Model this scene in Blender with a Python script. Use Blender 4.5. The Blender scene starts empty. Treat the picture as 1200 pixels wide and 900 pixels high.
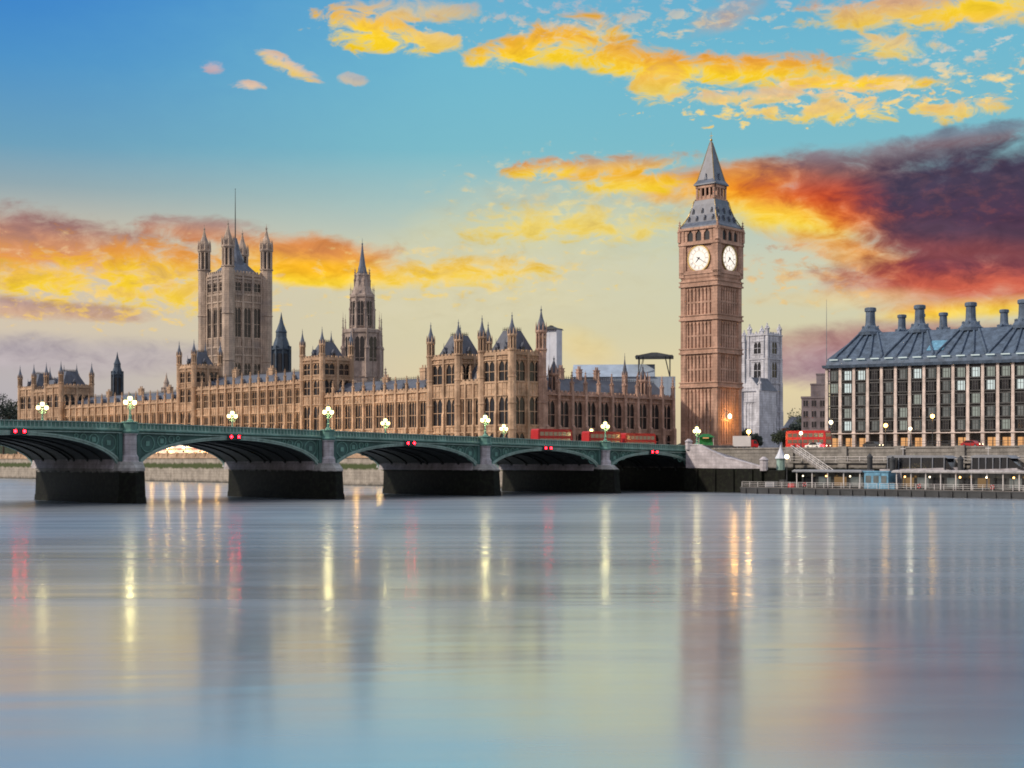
import bpy, math, random
from mathutils import Matrix, Vector
random.seed(7)
scene = bpy.context.scene
COL = scene.collection
R = math.radians

# ------------------------------------------------------------------ camera
HZ, F = 540.0, 1732.0            # horizon row and focal length in pixels of a 1200 px wide frame
cam_d = bpy.data.cameras.new("camera"); cam = bpy.data.objects.new("camera", cam_d); COL.objects.link(cam)
cam.location = (0, 0, 7.0); cam.rotation_euler = (R(90), 0, 0)
cam_d.sensor_width = 36; cam_d.lens = 36 * F / 1200; cam_d.shift_y = 0.075
cam_d.clip_start = 0.5; cam_d.clip_end = 30000
scene.camera = cam

# ------------------------------------------------------------------ render settings and exposure
scene.render.engine = 'CYCLES'
cy = scene.cycles
cy.use_denoising = True
cy.filter_width = 1.8
cy.max_bounces = 6; cy.diffuse_bounces = 3; cy.glossy_bounces = 3; cy.transmission_bounces = 2
cy.sample_clamp_indirect = 8.0
cy.caustics_reflective = False; cy.caustics_refractive = False
vs = scene.view_settings
vs.view_transform = 'Standard'; vs.look = 'None'; vs.exposure = 0.0; vs.gamma = 1.0; vs.use_curve_mapping = False

# ------------------------------------------------------------------ sun: a low, wide, warm glow from the left behind the camera
SUN_AZ, SUN_EL = 252.0, 30.0     # compass-style azimuth from +Y towards +X
sun_d = bpy.data.lights.new("sun", 'SUN'); sun_d.energy = 3.0; sun_d.angle = R(2.5); sun_d.color = (1.0, 0.82, 0.66)
sun = bpy.data.objects.new("sun", sun_d); COL.objects.link(sun)
sd = Vector((math.sin(R(SUN_AZ)) * math.cos(R(SUN_EL)), math.cos(R(SUN_AZ)) * math.cos(R(SUN_EL)), math.sin(R(SUN_EL))))
sun.rotation_euler = sd.to_track_quat('Z', 'Y').to_euler()

# ------------------------------------------------------------------ sky
def lin(c):
    return tuple((x / 255 / 12.92) if x <= 10 else ((x / 255 + 0.055) / 1.055) ** 2.4 for x in c)

class NT:
    """tiny expression builder for a node tree"""
    def __init__(self, tree): self.t = tree
    def new(self, kind): return self.t.nodes.new(kind)
    def link(self, a, sock):
        if isinstance(a, (int, float)): sock.default_value = a
        elif isinstance(a, tuple): sock.default_value = a if len(a) == len(sock.default_value) else a + (1,)
        else: self.t.links.new(a, sock)
    def m(self, op, a, b=None, c=None, clamp=False):
        n = self.new('ShaderNodeMath'); n.operation = op; n.use_clamp = clamp
        for i, v in enumerate((a, b, c)):
            if v is not None: self.link(v, n.inputs[i])
        return n.outputs[0]
    def mixc(self, f, a, b, mode='MIX'):
        n = self.new('ShaderNodeMix'); n.data_type = 'RGBA'; n.blend_type = mode
        self.link(f, n.inputs[0]); self.link(a, n.inputs[6]); self.link(b, n.inputs[7])
        return n.outputs[2]
    def smooth(self, x, a, b):
        n = self.new('ShaderNodeMapRange'); n.interpolation_type = 'SMOOTHSTEP'
        self.link(x, n.inputs[0]); self.link(a, n.inputs[1]); self.link(b, n.inputs[2])
        n.inputs[3].default_value = 0; n.inputs[4].default_value = 1
        return n.outputs[0]
    def comb(self, x, y, z=0.0):
        n = self.new('ShaderNodeCombineXYZ')
        for i, v in enumerate((x, y, z)): self.link(v, n.inputs[i])
        return n.outputs[0]
    def noise(self, vec, scale, detail=4.0, rough=0.55, dist=0.0):
        n = self.new('ShaderNodeTexNoise')
        if vec is not None: self.t.links.new(vec, n.inputs['Vector'])
        n.inputs['Scale'].default_value = scale; n.inputs['Detail'].default_value = detail
        n.inputs['Roughness'].default_value = rough; n.inputs['Distortion'].default_value = dist
        return n.outputs[0]
    def ramp(self, f, stops, ease='LINEAR'):
        n = self.new('ShaderNodeValToRGB'); cr = n.color_ramp; cr.interpolation = ease
        while len(cr.elements) < len(stops): cr.elements.new(0.5)
        for e, (p, c) in zip(cr.elements, stops):
            e.position = p; e.color = tuple(c) + (1,)
        self.link(f, n.inputs[0])
        return n.outputs[0]

world = bpy.data.worlds.new("World"); scene.world = world; world.use_nodes = True
wt = world.node_tree; wt.nodes.clear(); W = NT(wt)
tc = W.new('ShaderNodeTexCoord'); sep = W.new('ShaderNodeSeparateXYZ'); wt.links.new(tc.outputs['Generated'], sep.inputs[0])
SX, SY, SZ = sep.outputs
# angular sky coordinates: U = azimuth, V = elevation, both in 1/1732 rad
U = W.m('MULTIPLY', W.m('ARCTAN2', SX, SY), F)
V = W.m('MULTIPLY', W.m('ARCSINE', SZ, clamp=False), F)
def ang(x, y):
    xx, zz = (x - 600) / F, (HZ - y) / F
    return math.atan(xx) * F, math.atan2(zz, math.hypot(1, xx)) * F

UV = W.comb(W.m('MULTIPLY', U, 0.01), W.m('MULTIPLY', V, 0.02))
n_big = W.noise(UV, 0.75, 6.0, 0.6, 0.4)
n_small = W.noise(UV, 2.6, 6.0, 0.62, 0.5)
n_str = W.noise(W.comb(W.m('MULTIPLY', U, 0.004), W.m('MULTIPLY', V, 0.03)), 1.0, 5.0, 0.6, 0.3)
nz = W.m('ADD', W.m('MULTIPLY', n_big, 0.6), W.m('MULTIPLY', n_small, 0.4))
n_fine = W.noise(UV, 4.6, 5.0, 0.6, 0.3)
nfc = W.m('SUBTRACT', n_fine, 0.5)
nzc = W.m('SUBTRACT', nz, 0.5)
nsc = W.m('SUBTRACT', n_small, 0.5)

puff = W.ramp(n_small, [(0.30, (1.16, 1.16, 1.18)), (0.5, (1.0, 1.0, 1.0)), (0.72, (0.78, 0.76, 0.80))])
vr = W.m('DIVIDE', V, 2700.0, clamp=True)
def stops(lst): return [((HZ - y) / 2700.0, lin(c)) for y, c in lst]
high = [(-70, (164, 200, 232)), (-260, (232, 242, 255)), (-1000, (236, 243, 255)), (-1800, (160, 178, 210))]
g_left = W.ramp(vr, stops([(540, (176, 172, 182)), (430, (186, 178, 178)), (395, (210, 196, 176)), (300, (214, 196, 168)),
        (235, (146, 168, 176)), (190, (108, 160, 188)), (100, (78, 146, 200)), (0, (52, 126, 204))] + high))
g_right = W.ramp(vr, stops([(540, (208, 190, 160)), (450, (226, 210, 168)), (390, (212, 206, 172)), (310, (204, 206, 182)),
        (250, (172, 198, 192)), (180, (124, 188, 202)), (80, (112, 184, 208)), (0, (100, 174, 208))] + high))
sky = W.mixc(W.smooth(W.m('ADD', U, W.m('MULTIPLY', nzc, 160.0)), -620.0, 20.0), g_left, g_right)
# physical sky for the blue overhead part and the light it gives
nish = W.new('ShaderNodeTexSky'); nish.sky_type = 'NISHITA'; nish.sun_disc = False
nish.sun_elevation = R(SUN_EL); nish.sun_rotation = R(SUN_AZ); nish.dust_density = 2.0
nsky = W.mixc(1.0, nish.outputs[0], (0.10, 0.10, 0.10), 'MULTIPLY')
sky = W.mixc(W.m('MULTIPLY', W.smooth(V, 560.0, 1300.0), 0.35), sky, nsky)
# wisps of thin cloud high up, outside the frame too
sky = W.mixc(W.m('MULTIPLY', W.m('MULTIPLY', W.smooth(n_str, 0.45, 0.75), W.smooth(V, 480.0, 800.0)), 0.55), sky, lin((214, 206, 214)))

def blob(sky, x, y, rx, ry, c_top, c_bot, tilt=0.0, amp=2.2, soft=0.55, op=1.0, fine=False, bias=0.0, split=0.0):
    """one bank of cloud around a direction of the sky, its rim broken by noise, its upper side one colour and its lower another"""
    cu, cv = ang(x, y); ct, st = math.cos(R(tilt)), math.sin(R(tilt))
    du = W.m('SUBTRACT', U, cu); dv = W.m('SUBTRACT', V, cv)
    a = W.m('ADD', W.m('MULTIPLY', du, ct / rx), W.m('MULTIPLY', dv, st / rx))
    b = W.m('ADD', W.m('MULTIPLY', du, -st / ry), W.m('MULTIPLY', dv, ct / ry))
    d = W.m('ADD', W.m('MULTIPLY', a, a), W.m('MULTIPLY', b, b))
    e = W.m('SUBTRACT', 1.0 + bias, d)
    e = W.m('MULTIPLY_ADD', (nzc, nsc, nfc)[int(fine)], amp * 2.0, e)
    mask = W.m('MULTIPLY', W.smooth(e, -0.1, soft * 2.3 - 0.1), op)
    mask = W.m('MULTIPLY', mask, W.m('LESS_THAN', d, 6.0))
    mixf = W.smooth(W.m('MULTIPLY_ADD', nzc, 2.2, b), -0.55 + split, 0.6 + split)
    c = W.mixc(mixf, lin(c_bot), lin(c_top))
    c = W.mixc(1.0, c, puff, 'MULTIPLY')
    return W.mixc(mask, sky, c)

YEL, GOLD, ORG, CRM = (255, 214, 42), (252, 186, 40), (232, 128, 50), (238, 214, 150)
MAU, PUR, RED, BRN = (150, 122, 130), (74, 60, 84), (196, 72, 48), (176, 112, 84)
GREY = (168, 164, 172)
B = [
 # faint wide veils
 (560, 330, 260, 90, (232, 214, 150), (228, 212, 168), 0, 1.0, 0.9, 0.55),
 (700, 250, 260, 60, (214, 200, 160), (232, 214, 140), 0, 1.2, 0.8, 0.6),
 # left band
 (60, 282, 230, 40, (160, 116, 112), (220, 146, 88), -4, 2.2, 0.5, 0.95),
 (30, 316, 150, 34, (238, 160, 70), YEL, -3, 3.0, 0.6, 0.9, True),
 (110, 330, 120, 30, (244, 190, 90), YEL, -3, 3.4, 0.6, 0.85, True),
 (190, 314, 140, 34, (238, 160, 70), YEL, -4, 3.0, 0.6, 0.92, True),
 (215, 345, 60, 26, (240, 196, 100), YEL, -10, 3.2, 0.6, 0.8, True),
 (235, 270, 90, 20, (168, 120, 112), (214, 130, 76), -3, 2.2, 0.5, 0.8),
 (360, 300, 130, 28, (222, 138, 70), GOLD, -3, 2.0, 0.5, 0.95),
 (370, 322, 130, 17, GOLD, YEL, -3, 1.6, 0.45, 0.95),
 (540, 320, 120, 19, (250, 200, 60), YEL, 3, 2.2, 0.6, 0.92, True),
 (60, 362, 130, 15, (176, 138, 136), (206, 160, 130), -2, 2.0, 0.5, 0.8),
 (60, 416, 300, 26, (172, 162, 170), (184, 172, 176), 0, 1.4, 0.6, 0.85),
 # top clouds
 (440, 36, 75, 26, (246, 190, 80), YEL, -8, 2.4, 0.45, 1.0, True),
 (505, 46, 45, 13, (244, 204, 120), (250, 210, 90), -4, 2.6, 0.5, 0.95, True),
 (480, 12, 90, 16, (214, 190, 160), (240, 200, 120), 0, 2.2, 0.6, 0.85, True),
 (590, 64, 60, 15, (250, 196, 60), YEL, 8, 2.2, 0.5, 1.0, True),
 (655, 50, 90, 28, (250, 184, 56), YEL, 8, 2.0, 0.5, 1.0, True),
 (740, 72, 120, 26, (240, 176, 70), YEL, -12, 2.0, 0.5, 1.0, True),
 (870, 80, 160, 22, (240, 166, 64), YEL, -3, 1.9, 0.5, 1.0, True),
 (1000, 97, 110, 10, (250, 200, 90), YEL, -3, 1.8, 0.45, 1.0, True),
 (775, 100, 40, 22, (246, 190, 90), (250, 212, 80), 0, 2.6, 0.5, 0.9, True),
 (900, 112, 130, 9, (246, 200, 140), (252, 212, 110), 0, 4.2, 0.6, 0.8, True),
 (1000, 130, 110, 12, (250, 206, 120), (252, 214, 80), 0, 4.6, 0.6, 0.9, True),
 (840, 20, 60, 24, (168, 156, 164), (206, 164, 140), 20, 2.2, 0.6, 0.8),
 (1060, 10, 120, 26, (220, 170, 130), (252, 208, 60), 0, 2.2, 0.5, 0.95, True),
 (1160, 12, 80, 20, YEL, (255, 206, 60), 0, 1.8, 0.5, 0.95, True),
 (960, 118, 190, 26, (246, 206, 150), (252, 214, 110), 0, 5.0, 0.5, 0.85, 2, -0.75),
 (760, 20, 260, 30, (196, 188, 190), (230, 204, 160), 0, 4.6, 0.6, 0.6, 2, -0.7),
 (1130, 80, 120, 40, (214, 204, 190), (246, 214, 140), 0, 4.8, 0.6, 0.7, 2, -0.8),
 (690, 235, 170, 60, (226, 206, 160), (246, 214, 110), 0, 4.4, 0.8, 0.5, 2, -0.6),
 (130, 335, 240, 50, (230, 190, 140), (250, 206, 90), 0, 4.4, 0.7, 0.7, 2, -0.6),
 (540, 320, 180, 40, (238, 206, 130), (250, 210, 90), 0, 4.4, 0.7, 0.6, 2, -0.6),
 (1000, 318, 170, 40, (206, 150, 120), (240, 196, 120), 0, 4.4, 0.7, 0.7, 2, -0.6),
 (1130, 128, 50, 12, (244, 204, 130), (252, 210, 80), 4, 3.0, 0.5, 0.85, True),
 (335, 76, 42, 10, (226, 196, 170), (244, 206, 110), -24, 2.8, 0.5, 0.95, True),
 (292, 101, 20, 7, (230, 196, 170), (240, 200, 150), 0, 2.6, 0.5, 0.9, True),
 (1050, 55, 60, 14, (246, 206, 130), (252, 212, 90), -8, 3.0, 0.6, 0.85, True),
 (250, 76, 16, 9, (206, 176, 180), (226, 180, 170), 0, 2.6, 0.5, 0.7, True),
 (412, 92, 18, 7, (206, 190, 180), (230, 200, 160), -10, 2.6, 0.5, 0.7, True),
 # middle band by the tower
 (700, 196, 120, 15, (206, 158, 116), (252, 190, 60), 3, 2.0, 0.5, 0.9, True),
 (640, 198, 50, 14, (232, 150, 60), YEL, 3, 2.2, 0.5, 0.9, True),
 (645, 262, 115, 23, (244, 214, 110), (250, 214, 70), 3, 2.4, 0.6, 0.8, True),
 (735, 270, 65, 15, (244, 214, 110), (250, 214, 70), 3, 2.4, 0.6, 0.75, True),
 (850, 212, 130, 26, (214, 140, 76), (252, 180, 40), 4, 1.5, 0.45, 1.0),
 (930, 250, 130, 36, (240, 140, 40), YEL, -14, 1.6, 0.45, 0.95),
 (1010, 300, 130, 24, (236, 150, 60), (244, 180, 90), -14, 1.8, 0.5, 0.9),
 (960, 322, 60, 9, (200, 140, 110), (232, 180, 120), 0, 2.6, 0.5, 0.7),
 # great dark cloud on the right
 (990, 215, 130, 40, (142, 92, 90), (214, 86, 40), -8, 1.4, 0.5, 0.95),
 (1030, 255, 100, 40, (190, 72, 44), (232, 110, 44), -14, 1.6, 0.5, 0.95),
 (1150, 320, 190, 42, (140, 60, 70), (212, 96, 72), 0, 1.2, 0.5, 0.97, False, 0.15),
 (1060, 178, 150, 20, (140, 130, 140), (120, 92, 100), 2, 1.6, 0.5, 0.9),
 (1180, 240, 165, 76, (72, 64, 86), (80, 56, 78), -4, 1.2, 0.5, 1.0, False, 0.3),
 (1130, 225, 150, 60, (150, 110, 110), (226, 110, 60), -6, 3.4, 0.7, 0.12, 2, -0.6),
 (740, 214, 80, 17, GOLD, YEL, 0, 2.0, 0.5, 0.9, True),
 (1330, 240, 160, 90, (72, 62, 84), (90, 58, 78), 0, 1.0, 0.5, 1.0),
 (1130, 160, 110, 13, (120, 134, 150), (126, 104, 112), 3, 2.2, 0.5, 0.85),
 (1130, 284, 140, 26, (88, 66, 84), (134, 72, 76), -6, 1.2, 0.5, 0.97, False, 0.15),
 # under it
 (1140, 362, 120, 16, (236, 170, 80), YEL, 2, 1.4, 0.5, 0.97),
 (1000, 350, 120, 15, (232, 196, 130), (228, 206, 150), 0, 1.6, 0.7, 0.7),
 (1090, 416, 270, 44, (170, 122, 122), (164, 134, 148), 0, 0.8, 0.4, 0.95),
 (680, 405, 60, 26, (240, 206, 110), (244, 208, 120), -20, 1.0, 0.8, 0.6),
]
for b in B: sky = blob(sky, *b)
# sky behind the camera: pale peach glow added to light the fronts, thinly clouded
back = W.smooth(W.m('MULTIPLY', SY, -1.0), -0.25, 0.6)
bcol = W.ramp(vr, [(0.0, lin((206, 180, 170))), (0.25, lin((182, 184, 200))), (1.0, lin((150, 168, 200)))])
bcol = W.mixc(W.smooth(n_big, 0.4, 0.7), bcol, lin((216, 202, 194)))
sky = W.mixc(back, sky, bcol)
# below the horizon
sky = W.mixc(W.smooth(V, -30.0, 0.0), lin((120, 125, 135)), sky)
bg = W.new('ShaderNodeBackground'); wo = W.new('ShaderNodeOutputWorld')
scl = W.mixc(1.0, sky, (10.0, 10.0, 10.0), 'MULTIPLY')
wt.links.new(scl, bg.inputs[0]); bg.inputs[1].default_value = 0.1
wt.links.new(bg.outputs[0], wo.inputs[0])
world.cycles.sampling_method = 'MANUAL'; world.cycles.sample_map_resolution = 512

# ------------------------------------------------------------------ mesh and object tools
class MB:
    """collects faces in a local frame, then becomes ONE mesh"""
    def __init__(self): self.v = []; self.f = []; self.mi = []; self.T = Matrix.Identity(4); self.k = 0
    def add(self, pts, faces, k=None):
        o = len(self.v); T = self.T
        self.v.extend([tuple(T @ Vector(p)) for p in pts])
        flip = T.to_3x3().determinant() < 0
        for f in faces:
            g = [o + i for i in f]
            self.f.append(g[::-1] if flip else g); self.mi.append(self.k if k is None else k)
    def box(self, x0, x1, y0, y1, z0, z1, k=None):
        self.add([(x0,y0,z0),(x1,y0,z0),(x1,y1,z0),(x0,y1,z0),(x0,y0,z1),(x1,y0,z1),(x1,y1,z1),(x0,y1,z1)],
                 [(3,2,1,0),(4,5,6,7),(0,1,5,4),(1,2,6,5),(2,3,7,6),(3,0,4,7)], k)
    def taper(self, x0, x1, y0, y1, z0, z1, dx, dy, k=None, dx2=None, dy2=None):
        dx2 = dx if dx2 is None else dx2; dy2 = dy if dy2 is None else dy2
        self.add([(x0,y0,z0),(x1,y0,z0),(x1,y1,z0),(x0,y1,z0),(x0+dx,y0+dy,z1),(x1-dx2,y0+dy,z1),(x1-dx2,y1-dy2,z1),(x0+dx,y1-dy2,z1)],
                 [(3,2,1,0),(4,5,6,7),(0,1,5,4),(1,2,6,5),(2,3,7,6),(3,0,4,7)], k)
    def prism(self, poly, z0, z1, k=None):
        n = len(poly)
        self.add([(x,y,z0) for x,y in poly] + [(x,y,z1) for x,y in poly],
                 [tuple(range(n-1,-1,-1)), tuple(range(n,2*n))] + [(i,(i+1)%n,n+(i+1)%n,n+i) for i in range(n)], k)
    def slab(self, poly, y0, y1, k=None):
        """outline in the x-z plane, thick along y"""
        n = len(poly)
        self.add([(x,y0,z) for x,z in poly] + [(x,y1,z) for x,z in poly],
                 [tuple(range(n)), tuple(range(2*n-1,n-1,-1))] + [((i+1)%n,i,n+i,n+(i+1)%n) for i in range(n)], k)
    def lathe(self, prof, n=8, cx=0, cy=0, rot=None, k=None, cap=True):
        rot = math.pi / n if rot is None else rot
        pts = []; fs = []
        for r, z in prof:
            for i in range(n):
                a = rot + 2*math.pi*i/n; pts.append((cx+r*math.cos(a), cy+r*math.sin(a), z))
        for j in range(len(prof)-1):
            for i in range(n):
                fs.append((j*n+i, j*n+(i+1)%n, (j+1)*n+(i+1)%n, (j+1)*n+i))
        if cap:
            fs.append(tuple(range(n-1,-1,-1))); m = (len(prof)-1)*n; fs.append(tuple(range(m, m+n)))
        self.add(pts, fs, k)
    def tube(self, path, r, n=6, k=None, r1=None):
        pts = []; fs = []; m = len(path)
        P = [Vector(p) for p in path]
        for j, p in enumerate(P):
            d = (P[min(j+1,m-1)] - P[max(j-1,0)]).normalized()
            a = d.orthogonal().normalized() if abs(d.z) < 0.9 else Vector((1,0,0)).cross(d).normalized()
            b = d.cross(a); rr = r if r1 is None else r + (r1 - r)*j/(m-1)
            for i in range(n):
                t = 2*math.pi*i/n; pts.append(tuple(p + a*rr*math.cos(t) + b*rr*math.sin(t)))
        for j in range(m-1):
            for i in range(n): fs.append((j*n+i, j*n+(i+1)%n, (j+1)*n+(i+1)%n, (j+1)*n+i))
        fs.append(tuple(range(n-1,-1,-1))); fs.append(tuple(range((m-1)*n, m*n)))
        self.add(pts, fs, k)
    def quad(self, a, b, c, d, k=None): self.add([a,b,c,d], [(0,1,2,3)], k)
    def ball(self, c, r, n=8, m=6, k=None, sz=1.0):
        prof = [(max(r*math.sin(math.pi*j/m), 1e-3), c[2] - r*sz*math.cos(math.pi*j/m)) for j in range(m+1)]
        self.lathe(prof, n, c[0], c[1], k=k)
    def mesh(self, name, mats):
        me = bpy.data.meshes.new(name); me.from_pydata(self.v, [], self.f)
        for m in (mats if isinstance(mats, (list, tuple)) else [mats]): me.materials.append(m)
        if any(self.mi): me.polygons.foreach_set('material_index', self.mi)
        me.update(); return me
    def build(self, name, mats, parent=None, M=None):
        return put(name, self.mesh(name, mats), parent, M)

def put(name, me, parent=None, M=None):
    o = bpy.data.objects.new(name, me); COL.objects.link(o)
    if parent is not None: o.parent = parent
    if M is not None: o.matrix_local = M
    return o
def tag(o, label=None, cat=None, group=None, kind=None):
    if label: o['label'] = label
    if cat: o['category'] = cat
    if group: o['group'] = group
    if kind: o['kind'] = kind
    return o
def thing(name, M, label, cat, group=None):
    o = bpy.data.objects.new(name, None); COL.objects.link(o); o.matrix_world = M
    o.empty_display_size = 1
    return tag(o, label, cat, group)
def copy_tree(o, M=None, label=None):
    def rec(s, parent):
        c = s.copy(); COL.objects.link(c)
        if parent is not None: c.parent = parent; c.matrix_parent_inverse = s.matrix_parent_inverse.copy()
        for ch in s.children: rec(ch, c)
        return c
    c = rec(o, None)
    if M is not None: c.matrix_world = M
    if label: c['label'] = label
    return c
def Tr(x, y, z): return Matrix.Translation((x, y, z))
def Rz(d): return Matrix.Rotation(R(d), 4, 'Z')

# plan frame of the river bank: x north along the bank, y inland, z up from the water
LA = -47.43
L0 = Tr(0, 385, 0) @ Rz(LA)
def L(x, y, z=0.0, rot=0.0): return L0 @ Tr(x, y, z) @ Rz(rot)

# ------------------------------------------------------------------ materials
def mat(name, base, rough=0.8, var=0.25, scale=0.35, streak=0.0, second=None, metal=0.0, spec=0.3, bump=0.0, fine=0.0, emit=None, es=0.0, course=0.0):
    m = bpy.data.materials.new(name); m.use_nodes = True; t = m.node_tree; N = NT(t)
    b = t.nodes['Principled BSDF']; b.inputs['Roughness'].default_value = rough; b.inputs['Metallic'].default_value = metal
    b.inputs['Specular IOR Level'].default_value = spec
    g = N.new('ShaderNodeNewGeometry'); pos = g.outputs['Position']
    dark = tuple(c*(1-var) for c in base); light = tuple(min(1, c*(1+var)) for c in base)
    n = N.noise(pos, scale, 5.0, 0.6)
    c = N.mixc(N.smooth(n, 0.3, 0.7), dark, light)
    if second: c = N.mixc(N.smooth(N.noise(pos, scale*0.4, 4.0, 0.65), 0.48, 0.66), c, second)
    if fine: c = N.mixc(N.m('MULTIPLY', N.smooth(N.noise(pos, scale*6, 3.0, 0.6), 0.4, 0.7), fine), c, tuple(x*0.45 for x in base))
    if streak:
        mp = N.new('ShaderNodeMapping'); mp.inputs['Scale'].default_value = (1.3, 1.3, 0.09); t.links.new(pos, mp.inputs[0])
        s = N.smooth(N.noise(mp.outputs[0], 1.0, 4.0, 0.65), 0.45, 0.7)
        c = N.mixc(N.m('MULTIPLY', s, streak), c, tuple(x*0.38 for x in base))
    if course:                                                     # joints between the courses of masonry
        sp = N.new('ShaderNodeSeparateXYZ'); t.links.new(pos, sp.inputs[0])
        j = N.m('LESS_THAN', N.m('FRACT', N.m('DIVIDE', sp.outputs[2], course)), .10)
        c = N.mixc(N.m('MULTIPLY', j, .45), c, tuple(x*0.3 for x in base))
    t.links.new(c, b.inputs['Base Color'])
    if bump:
        bp = N.new('ShaderNodeBump'); bp.inputs['Strength'].default_value = bump; bp.inputs['Distance'].default_value = 0.3
        t.links.new(N.noise(pos, scale*5, 4.0, 0.6), bp.inputs['Height']); t.links.new(bp.outputs[0], b.inputs['Normal'])
    if emit:
        b.inputs['Emission Color'].default_value = tuple(emit) + (1,); b.inputs['Emission Strength'].default_value = es
    return m
def glow(name, col, s):
    m = bpy.data.materials.new(name); m.use_nodes = True; t = m.node_tree; t.nodes.clear()
    e = t.nodes.new('ShaderNodeEmission'); e.inputs[0].default_value = tuple(col) + (1,); e.inputs[1].default_value = s
    o = t.nodes.new('ShaderNodeOutputMaterial'); t.links.new(e.outputs[0], o.inputs[0]); return m

M_ = {}
M_['river_stone'] = mat('river_stone', (.57,.41,.28), second=(.44,.30,.20), streak=.5, fine=.45, var=.32, scale=.3, bump=.2)
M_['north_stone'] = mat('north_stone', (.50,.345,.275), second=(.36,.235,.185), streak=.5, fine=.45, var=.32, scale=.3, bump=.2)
M_['clock_stone'] = mat('clock_stone', (.57,.375,.285), second=(.43,.275,.205), streak=.45, course=.9, fine=.35, scale=.3, bump=.2)
M_['tower_stone'] = mat('tower_stone', (.54,.44,.355), second=(.36,.31,.28), course=.9, streak=.5, fine=.35, scale=.25, bump=.2)
M_['spire_stone'] = mat('spire_stone', (.44,.37,.33), streak=.4, fine=.35, scale=.3)
M_['abbey_stone'] = mat('abbey_stone', (.60,.63,.70), second=(.44,.46,.52), streak=.45, course=1.0, fine=.2, scale=.25)
M_['slate'] = mat('slate', (.085,.10,.135), rough=.5, streak=.3, scale=.4, spec=.5)
M_['iron_roof'] = mat('iron_roof', (.115,.145,.20), rough=.45, streak=.4, scale=.5, spec=.5)
M_['dark_iron'] = mat('dark_iron', (.025,.027,.033), rough=.5)
M_['gilt'] = mat('gilt', (.42,.30,.10), rough=.45, metal=.6, scale=1.0)
M_['glass'] = mat('glass', (.012,.014,.018), rough=.12, spec=.6, var=.3, scale=.5)
M_['verdigris'] = mat('verdigris', (.055,.085,.125), rough=.5, streak=.4)
M_['granite'] = mat('granite', (.42,.42,.43), course=.8, streak=.45, fine=.35, scale=.5, bump=.15)
M_['pale_granite'] = mat('pale_granite', (.52,.51,.55), course=.8, streak=.35, fine=.25, scale=.5, bump=.15)
M_['bridge_green'] = mat('bridge_green', (.15,.33,.29), rough=.5, streak=.5, fine=.35, var=.2, scale=.4)
M_['bridge_light'] = mat('bridge_light', (.31,.48,.44), rough=.5, streak=.45, fine=.3, var=.2, scale=.4)
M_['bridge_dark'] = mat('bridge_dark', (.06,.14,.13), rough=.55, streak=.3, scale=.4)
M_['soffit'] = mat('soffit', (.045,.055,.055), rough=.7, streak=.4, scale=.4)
M_['asphalt'] = mat('asphalt', (.05,.05,.052), rough=.9, scale=.5)
M_['paving'] = mat('paving', (.24,.23,.22), rough=.85, scale=.4, fine=.3)
M_['red_paint'] = mat('red_paint', (.46,.02,.025), rough=.35, var=.1)
M_['white_paint'] = mat('white_paint', (.78,.78,.78), rough=.5, var=.06)
M_['grey_metal'] = mat('grey_metal', (.22,.24,.27), rough=.45, var=.15)
M_['dark_metal'] = mat('dark_metal', (.05,.055,.06), rough=.5)
M_['rubber'] = mat('rubber', (.02,.02,.02), rough=.8)
M_['lamp'] = glow('lamp', (1.0,.76,.32), 5.0)
M_['lamp_warm'] = glow('lamp_warm', (1.0,.52,.14), 9.0)
M_['terrace_glow'] = glow('terrace_glow', (1.0,.78,.36), 60.0); M_['terrace_amber'] = glow('terrace_amber', (1.0,.45,.08), 60.0)
M_['lamp_white'] = glow('lamp_white', (1.0,.82,.52), 5.0)
M_['red_light'] = glow('red_light', (1.0,.006,.012), 36.0)
M_['shop_light'] = glow('shop_light', (1.0,.50,.20), .8)
M_['window_light'] = glow('window_light', (.82,.92,.88), .85)
M_['numeral'] = mat('numeral', (.42,.38,.36), var=.05)
M_['dial'] = glow('dial', (1.0,.90,.80), 1.15)

def shore_stone():
    """river wall: pale ashlar with a rim of green weed and a dark wet foot, banded by the height of the tide"""
    m = mat('shore_stone', (.40,.37,.32), course=.9, streak=.4, fine=.3, scale=.4, bump=.15); t = m.node_tree; N = NT(t)
    b = t.nodes['Principled BSDF']; src = b.inputs['Base Color'].links[0].from_socket
    g = N.new('ShaderNodeNewGeometry'); s = N.new('ShaderNodeSeparateXYZ'); t.links.new(g.outputs['Position'], s.inputs[0])
    z = N.m('MULTIPLY_ADD', N.noise(g.outputs['Position'], .5, 4), 1.6, N.m('SUBTRACT', s.outputs[2], .8))
    weed = N.m('MULTIPLY', N.smooth(z, 4.2, 4.9), N.m('SUBTRACT', 1.0, N.smooth(z, 5.8, 6.6)))
    c = N.mixc(weed, src, (.06,.085,.03)); c = N.mixc(N.smooth(N.m('MULTIPLY', z, -1.0), -1.2, .2), c, (.07,.07,.06))
    t.links.new(c, b.inputs['Base Color']); return m
M_['shore_stone'] = shore_stone()
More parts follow.
